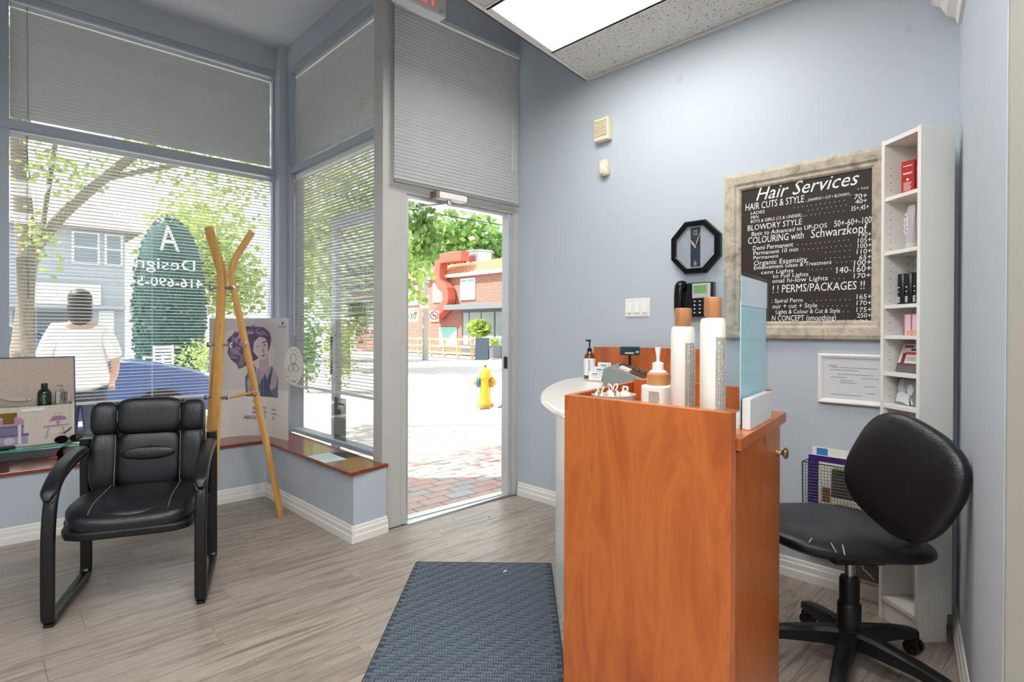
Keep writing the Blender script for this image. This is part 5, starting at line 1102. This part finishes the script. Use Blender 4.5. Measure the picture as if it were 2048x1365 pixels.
tree('roadside_tree', 'roadside tree with drooping bright leaves beyond the open door', (4.28, 7.08, G),
     ([(4.28, 7.08, G), (4.30, 7.09, 1.5), (4.36, 7.10, 3.2), (4.5, 7.15, 4.6)], 0.10),
     [((5.15, 7.55, 3.4), (0.55, 0.55, 0.55), 420), ((5.20, 7.50, 2.7), (0.30, 0.30, 0.62), 420), ((4.6, 7.2, 4.6), (2.0, 1.6, 0.9), 1500)], 0.12, LEAFG, 8,
     branches=[([(4.36, 7.1, 3.2), (4.85, 7.3, 3.6), (5.2, 7.5, 3.5)], 0.02), ([(5.0, 7.35, 3.6), (5.2, 7.5, 3.2), (5.2, 7.5, 2.4)], 0.009)], flat=1.6)
for k, (lb, x, y, cz, rx, rz_, n, m) in enumerate((('pale leafy tree behind the round dark evergreen', 7.5, 27.6, 4.5, 2.6, 2.7, 2600, LEAFY), ('broad yellow-green tree seen through the narrow side window', 9.6, 18.5, 4.6, 2.6, 3.0, 3000, LEAFY), ('green tree close behind the side window sign', 12.2, 24.6, 3.9, 2.0, 3.2, 2200, LEAFG),
        ('tall green tree rising behind the brick shop roof', 28.8, 36.2, 7.2, 4.5, 3.6, 3600, LEAFG), ('tall pale tree behind the rooftop vent of the brick shop', 30.0, 26.8, 7.0, 3.7, 3.4, 3200, LEAFY), ('tall tree at the corner end of the brick shop', 29.0, 45.8, 6.4, 4.0, 3.6, 2400, LEAFG))):
    far = 2.2 if x > 20 else 1.0
    tree('background_tree', lb, (x, y, G), ([(x, y, G), (x, y, cz*0.6), (x+0.1, y, cz)], 0.18*far), [((x, y, cz), (rx, rx, rz_), n), ((x+rx*0.4, y-rx*0.3, cz-rz_*0.5), (rx*0.7, rx*0.7, rz_*0.6), n//3)], 0.30*far, m, 20+k, 'trees across the street')
he = thing('round_evergreen', 'large rounded dark blue-green evergreen beside the grey house', 'evergreen', (4.58, 20.0, G))
MB().cush((0, 0, 1.9), (1.8, 1.8, 5.4), 2.6, 14, lambda x, y, z: (x, y, max(z, 0.05))).build('inner_mass', mat('evergreen_inner', '#27504F', 0.9, noise=0.3, nscale=6), he, smooth=True)
leaves('foliage', [((4.58, 20.0, 1.75), (1.02, 1.02, 2.98), 5600)], 0.13, LEAFD, he, 77, 0.88, (4.58, 20.0, G))
MB().cyl((0, 0, 0), (0, 0, 0.6), 0.12).build('trunk', BARK, he)
for k, (lb, x, y, h, w) in enumerate((('low bright garden shrub in front of the evergreen', 5.0, 17.6, 1.15, 0.9), ('low pale garden shrub beside the white garden chair', 6.6, 18.0, 0.9, 0.8), ('upright golden cedar shrub seen below the side window sign', 6.1, 12.0, 1.9, 0.42), ('slim green cedar shrub next to the golden cedar', 5.6, 12.6, 1.75, 0.36))):
    t = thing('garden_shrub', lb, 'shrub', (x, y, G), 0, 'garden shrubs across the street')
    leaves('foliage', [((x, y, G+h*0.5), (w, w, h*0.55), 900)], 0.10, LEAFY if k != 3 else LEAFG, t, 90+k, 0.2, (x, y, G)); MB().cyl((0, 0, 0), (0, 0, h*0.5), 0.03).build('stem', BARK, t)
# grey house
HS = mat('house_siding', '#A9B0BA', 0.7, noise=0.04); HR = mat('house_shingle', '#9C908C', 0.85, noise=0.12, nscale=14); HW = mat('house_white', '#E8EAEC', 0.5)
hh = thing('grey_house', 'grey sided house with brown shingle roof across the street', 'house', (0.0, 25.0, G))
MB().box(-5.5, 4.27, 0, 7, 0, 5.0).build('wall', HS, hh)
for j in range(24): MB().box(-5.52, 4.29, -0.015, 0.0, 0.2+j*0.2, 0.385+j*0.2).build('siding_board', HS, hh)
MB().add([(-6, -0.5, 4.85), (4.8, -0.5, 4.85), (4.8, 7.5, 4.85), (-6, 7.5, 4.85), (-3, 3.5, 7.3), (2.2, 3.5, 7.3)], [(0, 1, 5, 4), (1, 2, 5), (2, 3, 4, 5), (3, 0, 4), (3, 2, 1, 0)]).build('roof', HR, hh)
for x0, x1 in ((2.80, 3.46), (3.74, 4.15), (0.2, 0.9)):
    w = MB().box(x0-0.07, x1+0.07, -0.06, 0.0, 3.60, 4.76).build('window', HW, hh); MB().box(x0, x1, -0.066, -0.06, 3.68, 4.17).box(x0, x1, -0.066, -0.06, 4.21, 4.68).build('pane', mat('far_pane', '#7E8C98', 0.1), w)
MB().box(1.0, 4.27, -0.35, 0, 2.05, 2.15).build('canopy', HS, hh)
MB().box(1.75, 3.55, -0.15, -0.05, 2.18, 2.92).build('sign_board', mat('sign_panel', '#EEF0F2', 0.5), hh)
MB().box(3.50, 3.95, -0.06, 0, 0.1, 2.0).build('door', HW, hh); MB().box(1.2, 3.3, -0.05, 0, 0.5, 1.95).build('shop_window', mat('far_pane_dark', '#5C6A73', 0.1), hh)
# blue car at the kerb
CARB = mat('car_blue', '#4A63A0', 0.2, coat=0.6, metal=0.2); CGL = mat('car_glass', '#5B6A78', 0.08, spec=0.7)
car = thing('blue_car', 'blue hatchback parked at the kerb outside the wide window', 'car', (0.55, 9.6, G-0.06))
prof = curve([(2.05, 0, 0.30), (2.08, 0, 0.55), (1.95, 0, 0.78), (1.45, 0, 0.94), (0.85, 0, 1.02), (0.70, 0, 1.04)], 5)+curve([(0.70, 0, 1.04), (-0.05, 0, 1.44), (-0.7, 0, 1.52), (-1.4, 0, 1.46), (-1.95, 0, 1.05), (-2.08, 0, 0.80), (-2.08, 0, 0.40), (-2.0, 0, 0.25)], 5)[1:]
rings = []
for yy, k_ in ((-0.86, 0.90), (-0.84, 0.97), (-0.70, 1.0), (0.70, 1.0), (0.84, 0.97), (0.86, 0.90)):
    rings.append([(p[0]*(0.985 if abs(yy) > 0.8 else 1), yy*(1 if p[2] < 1.02 else 1-0.32*(p[2]-1.02)/0.5), 0.25+(p[2]-0.25)*k_) for p in prof])
MB().loft(rings).build('body', CARB, car, smooth=True, ang=35)
MB().add([(0.66, -0.72, 1.055), (0.66, 0.72, 1.055), (-0.02, 0.60, 1.435), (-0.02, -0.60, 1.435)], [(0, 1, 2, 3)]).build('windscreen', CGL, car)
for sg in (-1, 1):
    y0, y1 = sg*0.872, sg*0.70
    MB().add([(0.45, y0, 1.06), (-0.05, y1, 1.39), (-0.6, y1, 1.45), (-0.6, y0, 1.06)], [(0, 1, 2, 3) if sg < 0 else (3, 2, 1, 0)]).build('side_window', CGL, car)
    MB().add([(-0.66, y0, 1.06), (-0.66, y1, 1.45), (-1.35, y1, 1.40), (-1.6, y0, 1.06)], [(0, 1, 2, 3) if sg < 0 else (3, 2, 1, 0)]).build('side_window', CGL, car)
    for x in (1.35, -1.3):
        wh = MB().at(frame((x, sg*0.80, 0.31), (1, 0, 0), (0, 0, 1))).lathe([(0, -0.1), (0.31, -0.1), (0.315, 0), (0.31, 0.1), (0, 0.1)], 24).build('wheel', mat('tyre', '#17181A', 0.8), car, smooth=True)
        MB().at(frame((x, sg*0.80, 0.31), (1, 0, 0), (0, 0, 1))).lathe([(0, -0.105), (0.2, -0.105), (0.2, 0.105), (0, 0.105)], 16).build('hub_cap', STEEL, wh)
    MB().cush((1.93, sg*0.62, 0.72), (0.22, 0.36, 0.15), 2.6, 6).build('headlight', mat('headlight', '#DDE3E8', 0.1), car, smooth=True)
    MB().cush((0.42, sg*0.95, 1.10), (0.12, 0.2, 0.13), 3, 5).build('mirror', CARB, car, smooth=True)
# white slatted garden chair
gch = thing('garden_chair', 'white slatted garden chair by the hedge across the street', 'chair', (3.75, 17.5, G), R(200))
for k in range(5): MB().box(-0.25, 0.25, 0.20, 0.225, 0.48+k*0.09, 0.54+k*0.09).build('back_slat', HW, gch)
for k in range(4): MB().box(-0.25, 0.25, -0.22+k*0.11, -0.14+k*0.11, 0.42, 0.44).build('seat_slat', HW, gch)
for sx in (-1, 1):
    for sy in (-1, 1): MB().box(sx*0.25-0.02, sx*0.25+0.02, sy*0.21-0.02, sy*0.21+0.02, 0, 0.93 if sy > 0 else 0.6).build('leg', HW, gch)
    MB().box(sx*0.25-0.03, sx*0.25+0.03, -0.24, 0.22, 0.60, 0.625).build('armrest', HW, gch)
# hydrant
HY = mat('hydrant_yellow', '#E0B93E', 0.45, noise=0.08, nscale=20)
hy = thing('fire_hydrant', 'yellow fire hydrant with blue ringed outlet beyond the open door', 'fire hydrant', (6.637, 7.674, G-0.06), R(-45))
MB().lathe([(0, 0.12), (0.115, 0.12), (0.115, 0.15), (0.10, 0.16), (0.098, 0.56), (0.125, 0.58), (0.125, 0.60), (0.11, 0.63), (0.105, 0.66), (0.08, 0.72), (0.045, 0.755), (0, 0.765)], 20).build('barrel', HY, hy, smooth=True)
MB().lathe([(0, 0.0), (0.09, 0.0), (0.09, 0.06), (0.15, 0.065), (0.15, 0.12), (0, 0.12)], 20).build('flange', mat('hydrant_rust', '#B58F52', 0.7, noise=0.25, nscale=25), hy, smooth=True)
MB().lathe([(0, 0.755), (0.022, 0.755), (0.022, 0.80), (0, 0.80)], 5).build('top_nut', mat('hydrant_nut', '#5B5B5E', 0.6), hy)
for sg, nm, m in ((-1, 'outlet_ring', mat('hydrant_blue', '#2F6FC0', 0.4)), (1, 'outlet_ring', mat('hydrant_bronze', '#9C7B38', 0.5))):
    MB().cyl((sg*0.09, 0, 0.50), (sg*0.145, 0, 0.50), 0.095, 18).build(nm, m, hy, smooth=True); MB().cyl((sg*0.145, 0, 0.50), (sg*0.20, 0, 0.50), 0.06, 12).build('outlet_cap', HY, hy, smooth=True)
gr = thing('grass_tuft', 'tuft of green grass at the foot of the yellow hydrant', 'grass', (6.95, 7.46, G-0.03))
leaves('blades', [((6.95, 7.46, G+0.0), (0.17, 0.12, 0.06), 220)], 0.10, LEAFG, gr, 61, 0.0, (6.95, 7.46, G-0.03), 2.0)
# pole with traffic signs
SGW = mat('sign_plate', '#F1F1EE', 0.5); SGR = mat('sign_ring_red', '#B9383A', 0.5)
PX, PY = 15.6, 22.3
pl = thing('utility_pole', 'weathered wooden utility pole with traffic signs across the road', 'pole', (PX, PY, G-0.06))
MB().lathe([(0, 0), (0.14, 0), (0.11, 6.5), (0, 6.5)], 14).build('pole', mat('pole_grey', '#A7A5A0', 0.85, noise=0.15, nscale=6), pl, smooth=True)
toC = Vector((-PX, -PY, 0)).normalized(); sx = Vector((-toC.y, toC.x, 0))
def signplate(par, off, z, w, h, ring, body):
    c = toC*0.16+sx*off+Vector((0, 0, z)); M_ = frame(c, sx, (0, 0, 1))
    p_ = MB().at(M_).prism(rrect(w, h, 0.03), 0, 0.01).build('sign_plate', SGW, par)
    if ring:
        MB().at(M_).tube([(0.42*w*math.cos(t), 0.06*h+0.42*w*math.sin(t), 0.012) for t in [2*PI*i/20 for i in range(20)]], 0.022, 4, closed=True).build('red_ring', SGR, p_)
        MB().at(M_).sweep([(-0.30*w, 0.06*h+0.30*w, 0.013), (0.30*w, 0.06*h-0.30*w, 0.013)], [(-0.02, -0.004), (0.02, -0.004), (0.02, 0.004), (-0.02, 0.004)]).build('red_bar', SGR, p_)
        MB().at(M_).prism([(0.12*w, -0.16*w), (0.19*w, -0.16*w), (0.19*w, 0.12*w), (-0.08*w, 0.12*w), (-0.08*w, 0.20*w), (-0.24*w, 0.08*w), (-0.08*w, -0.04*w), (-0.08*w, 0.04*w), (0.12*w, 0.04*w)], 0.011, 0.013).build('turn_arrow', INK, p_)
    if body:
        text('MAXIMUM', M_ @ Matrix.Translation((0, 0, 0.011)), (-0.34*w, 0.34*w, h*0.27, 0.06), INK, p_); text('30', M_ @ Matrix.Translation((0, 0, 0.011)), (-0.30*w, 0.30*w, -h*0.30, h*0.42), INK, p_)
signplate(pl, -0.05, 2.72, 0.42, 0.62, True, False); signplate(pl, -0.55, 2.1, 0.46, 0.62, False, True); signplate(pl, 0.42, 2.05, 0.42, 0.5, True, False)
# brick shop
BX = 20.0
def brickmat():
    m = bpy.data.materials.new('brick_wall'); m.use_nodes = True; nt = m.node_tree; b = nt.nodes['Principled BSDF']; b.inputs['Roughness'].default_value = 0.85
    tc = nt.nodes.new('ShaderNodeTexCoord'); sp_ = nt.nodes.new('ShaderNodeSeparateXYZ'); cm = nt.nodes.new('ShaderNodeCombineXYZ')
    nt.links.new(tc.outputs['Object'], sp_.inputs[0]); nt.links.new(sp_.outputs['Y'], cm.inputs['X']); nt.links.new(sp_.outputs['Z'], cm.inputs['Y'])
    br = nt.nodes.new('ShaderNodeTexBrick'); br.inputs['Scale'].default_value = 1.0; br.inputs['Brick Width'].default_value = 0.24; br.inputs['Row Height'].default_value = 0.08; br.inputs['Mortar Size'].default_value = 0.008
    br.inputs['Color1'].default_value = lin('#A8614F'); br.inputs['Color2'].default_value = lin('#8E5347'); br.inputs['Mortar'].default_value = lin('#C9B8AC')
    nt.links.new(cm.outputs[0], br.inputs['Vector']); nt.links.new(br.outputs[0], b.inputs['Base Color']); return m
bs = thing('brick_shop', 'two-storey red brick corner shop with tiled mansard roof across the road', 'building', (BX, 27.0, G))
bo = (BX, 27.0, G)
MB().box(BX, BX+3.4, 20.0, 37.0, G, 4.25).build('brick_wall', brickmat(), bs, org=bo)
MB().box(BX-0.25, BX+3.4, 19.9, 37.1, 4.20, 4.38).build('white_fascia', HW, bs, org=bo)
MB().add([(BX-0.2, 19.9, 4.38), (BX-0.2, 37.1, 4.38), (BX+0.5, 37.1, 5.02), (BX+0.5, 19.9, 5.02), (BX+3.4, 19.9, 5.02), (BX+3.4, 37.1, 5.02), (BX+3.4, 19.9, 4.38), (BX+3.4, 37.1, 4.38)], [(0, 3, 2, 1), (3, 4, 5, 2), (0, 6, 4, 3), (1, 2, 5, 7), (0, 1, 7, 6)]).build('mansard_roof', mat('terracotta', '#C07F5E', 0.75, noise=0.1, nscale=6), bs, org=bo)
for k in range(58):
    y = 20.0+k*0.29; MB().add([(BX-0.21, y, 4.39), (BX-0.21, y+0.12, 4.39), (BX+0.49, y+0.12, 5.03), (BX+0.49, y, 5.03), (BX-0.26, y+0.06, 4.42), (BX+0.44, y+0.06, 5.06)], [(0, 4, 5, 3), (4, 1, 2, 5)]).build('roof_rib', mat('terracotta_light', '#D29A76', 0.75), bs, org=bo)
for yc, z0, z1 in ((24.55, 2.90, 4.08), (29.9, 2.75, 3.95), (27.15, 2.85, 4.0), (33.0, 2.8, 4.0)):
    w = MB().box(BX-0.06, BX, yc-0.62, yc+0.62, z0, z1).build('window', HW, bs, org=bo)
    for a in (-0.5, 0.08):
        for z in (z0+0.10, (z0+z1)/2+0.04): MB().box(BX-0.075, BX-0.06, yc+a, yc+a+0.42, z, z+(z1-z0)*0.40).build('pane', mat('far_pane_blue', '#9FB0BC', 0.1), w, org=bo)
MB().box(BX-0.9, BX, 20.0, 25.55, 2.35, 2.62).build('awning', mat('awning_grey', '#7B8288', 0.6), bs, org=bo)
SF = MB().box(BX-0.12, BX, 20.2, 24.95, G, 2.35).build('shopfront', mat('shopfront_grey', '#6C6F74', 0.5), bs, org=bo)
for k, (ya, yb) in enumerate(((24.35, 24.8), (23.35, 24.25), (22.3, 23.25), (21.55, 22.15), (20.45, 21.0))): MB().box(BX-0.135, BX-0.12, ya, yb, 0.45 if k < 4 else G+0.1, 2.2).build('pane', mat('shop_pane', '#A9B4B5', 0.08), SF, org=bo)
DUCT = mat('duct_red', '#C9614F', 0.6, noise=0.05)
MB().sweep(curve([(BX-0.35, 24.4, 5.25), (BX-0.35, 26.35, 5.25), (BX-0.35, 26.55, 5.05), (BX-0.35, 26.55, 4.0), (BX-0.35, 25.9, 3.45), (BX-0.35, 25.9, 2.75), (BX-0.35, 26.9, 2.05), (BX-0.35, 26.9, 1.75)], 3), rrect(0.55, 0.55, 0.04, 2), upv=(1, 0, 0.01)).build('vent_duct', DUCT, bs, org=bo)
MB().lathe([(0, 0), (0.75, 0), (0.75, 0.6), (0.82, 0.62), (0.82, 0.7), (0, 0.8)], 18, (BX+1.2, 25.0, 5.0)).build('roof_vent', STEEL, bs, org=bo, smooth=True)
MB().box(BX-0.04, BX-0.01, 25.5, 27.15, 0.3, 1.42).build('teal_mural', mat('mural_teal', '#8FC9C2', 0.6), bs, org=bo)
MB().box(BX-0.05, BX-0.01, 20.1, 21.6, 2.9, 4.1).build('bull_sign_board', mat('sign_brick_pale', '#C9A08E', 0.7), bs, org=bo)
FW = mat('patio_wood', '#D9B98F', 0.7, noise=0.08)
fe = thing('patio_fence', 'pale wooden patio fence with open rails in front of the brick shop', 'fence', (17.4, 25.0, G))
for k in range(8): MB().box(-0.05, 0.05, -4.0+k*1.1, -3.9+k*1.1, 0, 0.95).build('post', FW, fe)
for z in (0.90, 0.55, 0.22): MB().box(-0.07, 0.07, -4.1, 3.9, z-0.05, z+0.05).build('rail', FW, fe)
ab_ = thing('sandwich_board', 'dark chalk sandwich board on the pavement by the brick shop', 'sandwich board', (17.2, 20.1, G), R(-50))
for sg in (-1, 1): MB().add([(-0.3, sg*0.25, 0), (0.3, sg*0.25, 0), (0.3, sg*0.03, 1.0), (-0.3, sg*0.03, 1.0), (-0.3, sg*0.22, 0), (0.3, sg*0.22, 0), (0.3, sg*0.0, 1.0), (-0.3, sg*0.0, 1.0)], [(0, 1, 2, 3), (7, 6, 5, 4), (0, 3, 7, 4), (1, 5, 6, 2), (3, 2, 6, 7), (0, 4, 5, 1)]).build('board', mat('chalkboard', '#3F4A55', 0.7), ab_)
fn = thing('hanging_fern', 'bright green hanging fern in front of the shop window', 'fern', (18.9, 22.3, 1.2))
leaves('fronds', [((18.9, 22.3, 1.35), (0.55, 0.55, 0.45), 320)], 0.45, LEAFY, fn, 44, 0.1, (18.9, 22.3, 1.2)); MB().lathe([(0, -0.15), (0.16, -0.15), (0.22, 0.12), (0, 0.12)], 12).build('pot', FW, fn)
pt = thing('flower_planter', 'grey planter with yellow-green flowers by the shop door', 'planter', (18.6, 20.9, G))
MB().box(-0.25, 0.25, -0.25, 0.25, 0, 0.6).build('tub', mat('planter_grey', '#77757A', 0.7), pt); leaves('flowers', [((18.6, 20.9, 0.7), (0.38, 0.38, 0.22), 220)], 0.14, LEAFY, pt, 45, 0.0, (18.6, 20.9, G))
for k, (x0, y0, z0, x1, y1, z1) in enumerate(((-6, 14.6, 5.6, 34, 13.4, 5.6), (-6, 14.2, 5.1, 34, 13.0, 5.1))):
    w = MB().tube([(x0+(x1-x0)*i/12, y0+(y1-y0)*i/12, z0+(z1-z0)*i/12-0.5*math.sin(PI*i/12)) for i in range(13)], 0.018, 5).build('overhead_wire', BLACKM); tag(w, ('upper overhead power cable crossing above the road', 'lower overhead power cable crossing above the road')[k], 'cable', 'overhead cables')
# lettering on the window glass, read from the street
LM = frame((0, 4.861, 0), (1, 0, 0), (0, 0, 1)); VIN = mat('vinyl_letter', '#F2F6F7', 0.5); translucent(VIN, 0.7)
wg = (1.0, 4.85, 0.42)
for s_, r_ in (('A', (1.05, 1.18, 1.83, 0.19)), ('Designs', (0.835, 1.285, 1.69, 0.085)), ('416-690-54', (0.85, 1.34, 1.565, 0.068))):
    text(s_, LM, r_, VIN, w1, 'window_lettering', shear=0.12 if s_ == 'A' else 0.0, mirror=True, org=wg)
# notices on the open door
DMx = frame((0, 0.008, 0), (1, 0, 0), (0, 0, 1))
MB().box(0.10, 0.72, 0.005, 0.008, 1.76, 1.775).box(0.10, 0.72, 0.005, 0.008, 1.345, 1.36).build('border_line', mat('navy_vinyl', '#3C4A6B', 0.5), dr)
dl = MB(); rr = random.Random(5)
for z in (1.68, 1.64, 1.55, 1.42, 1.385):
    x = 0.14
    while x < 0.66:
        w = rr.uniform(0.02, 0.06); dl.box(x, x+w, 0.005, 0.007, z, z+0.022); x += w+0.015
dl.build('vinyl_rows', mat('navy_vinyl', '#3C4A6B', 0.5), dr)
MB().box(0.30, 0.62, 0.005, 0.007, 1.495, 1.515).box(0.30, 0.58, 0.005, 0.007, 1.462, 1.48).build('red_rows', mat('coral_vinyl', '#CF7F6E', 0.5), dr)

# ------------------------------------------------------------------ pedestrian outside the wide window
def skin(name, vs, es, rad, m, parent, sub=2):
    me = bpy.data.meshes.new(name); me.from_pydata(vs, es, []); o = bpy.data.objects.new(name, me); col.objects.link(o); o.parent = parent
    o.modifiers.new('skin', 'SKIN'); 
    if not me.skin_vertices: me.skin_vertices.new() if hasattr(me.skin_vertices, 'new') else None
    for i, r_ in enumerate(rad): me.skin_vertices[0].data[i].radius = r_ if isinstance(r_, tuple) else (r_, r_)
    me.skin_vertices[0].data[0].use_root = True
    sd = o.modifiers.new('sub', 'SUBSURF'); sd.levels = sub; sd.render_levels = sub
    me.materials.append(m); return o
pe = thing('person', 'person with dark shoulder-length hair in a white top outside the wide window', 'person', (0.72, 6.05, G), R(170))
SKN = mat('skin_tone', '#C79F86', 0.5); TOP = mat('white_top', '#EDEDEA', 0.8, noise=0.04); TRO = mat('dark_trousers', '#3A3F4A', 0.8); HAIR = mat('dark_hair', '#2C2522', 0.5, noise=0.2, nscale=40)
bv = [(0, 0, 0.90), (0, 0, 1.05), (0, -0.01, 1.24), (0, 0, 1.36), (0, 0, 1.43), (0, -0.01, 1.50)]; be = [(0, 1), (1, 2), (2, 3), (3, 4), (4, 5)]; br_ = [(0.15, 0.11), (0.125, 0.095), (0.145, 0.10), (0.10, 0.075), (0.05, 0.05), (0.05, 0.055)]
for sg in (-1, 1):
    k0 = len(bv); bv += [(sg*0.15, 0, 1.345), (sg*0.205, 0.01, 1.22), (sg*0.245, 0.0, 1.07), (sg*0.235, -0.10, 0.95), (sg*0.215, -0.18, 0.88), (sg*0.205, -0.215, 0.855)]
    be += [(3, k0)]+[(k0+i, k0+i+1) for i in range(5)]; br_ += [0.052, 0.045, 0.040, 0.034, 0.026, (0.034, 0.016)]
    hnd = k0+5
    for q in range(5):
        dx = (-0.028+q*0.014); a0 = len(bv); ln = (0.030, 0.042, 0.046, 0.043, 0.034)[q]
        bv += [(sg*(0.205+dx*0.9), -0.235 if q else -0.215, 0.845), (sg*(0.205+dx), -0.235-ln*0.55, 0.83), (sg*(0.205+dx), -0.235-ln*0.85, 0.80)]
        be += [(hnd, a0), (a0, a0+1), (a0+1, a0+2)]; br_ += [0.0095, 0.009, 0.0075]
    h0 = len(bv); bv += [(sg*0.09, 0, 0.84), (sg*0.095, -0.01, 0.48), (sg*0.095, 0.015, 0.10), (sg*0.10, -0.05, 0.045), (sg*0.105, -0.14, 0.03)]
    be += [(0, h0)]+[(h0+i, h0+i+1) for i in range(4)]; br_ += [0.095, 0.062, 0.042, (0.042, 0.035), (0.038, 0.022)]
skin('body', bv, be, br_, SKN, pe)
hd = MB().cush((0, -0.012, 1.565), (0.155, 0.19, 0.225), 2.3, 10, lambda x, y, z: (x*(1-0.9*max(0, 1.53-z)), y, z)).cush((0, -0.112, 1.555), (0.03, 0.035, 0.05), 2, 4).cush((-0.078, 0.0, 1.56), (0.02, 0.035, 0.055), 2, 4).cush((0.078, 0.0, 1.56), (0.02, 0.035, 0.055), 2, 4).build('head', SKN, pe, smooth=True, ang=80)
for sg in (-1, 1): MB().cush((sg*0.032, -0.100, 1.575), (0.028, 0.014, 0.012), 2, 4).build('eye', INK, hd, smooth=True)
MB().cush((0, -0.104, 1.515), (0.05, 0.014, 0.014), 2, 4).build('mouth', mat('lip_tone', '#A86A62', 0.5), hd, smooth=True)
MB().cush((0, 0.022, 1.598), (0.172, 0.195, 0.18), 2.2, 10).cush((0, 0.062, 1.50), (0.175, 0.10, 0.24), 2.3, 10).build('hair', HAIR, pe, smooth=True, ang=80)
tv = [(0, 0, 0.78), (0, 0, 1.0), (0, -0.01, 1.24), (0, 0, 1.37)]; te = [(0, 1), (1, 2), (2, 3)]; tr_ = [(0.24, 0.19), (0.22, 0.17), (0.175, 0.125), (0.12, 0.09)]
for sg in (-1, 1):
    k0 = len(tv); tv += [(sg*0.155, 0, 1.35), (sg*0.21, 0.01, 1.22), (sg*0.245, 0.0, 1.09)]; te += [(3, k0), (k0, k0+1), (k0+1, k0+2)]; tr_ += [0.068, 0.066, 0.068]
skin('top', tv, te, tr_, TOP, pe)
lv = [(0, 0, 0.92)]; le = []; lr = [(0.17, 0.125)]
for sg in (-1, 1):
    k0 = len(lv); lv += [(sg*0.09, 0, 0.82), (sg*0.095, -0.01, 0.48), (sg*0.095, 0.015, 0.12)]; le += [(0, k0), (k0, k0+1), (k0+1, k0+2)]; lr += [0.112, 0.080, 0.062]
skin('trousers', lv, le, lr, TRO, pe)
for sg in (-1, 1): MB().cush((sg*0.102, -0.065, 0.035), (0.095, 0.26, 0.07), 3, 6).build('shoe', BLACKP, pe, smooth=True)

# faint smudges on the blue wall
for y, z, r_ in ((1.80, 2.735, 0.022), (0.66, 2.60, 0.016)):
    MB().at(frame((XR-0.0006, y, z), (0, -1, 0), (0, 0, 1))).prism(el(0, 0, r_, r_, 20), 0, 0.0004).build('smudge', mat('wall_smudge', '#B2BBC4', 0.7), bpy.data.objects['wall_right'])
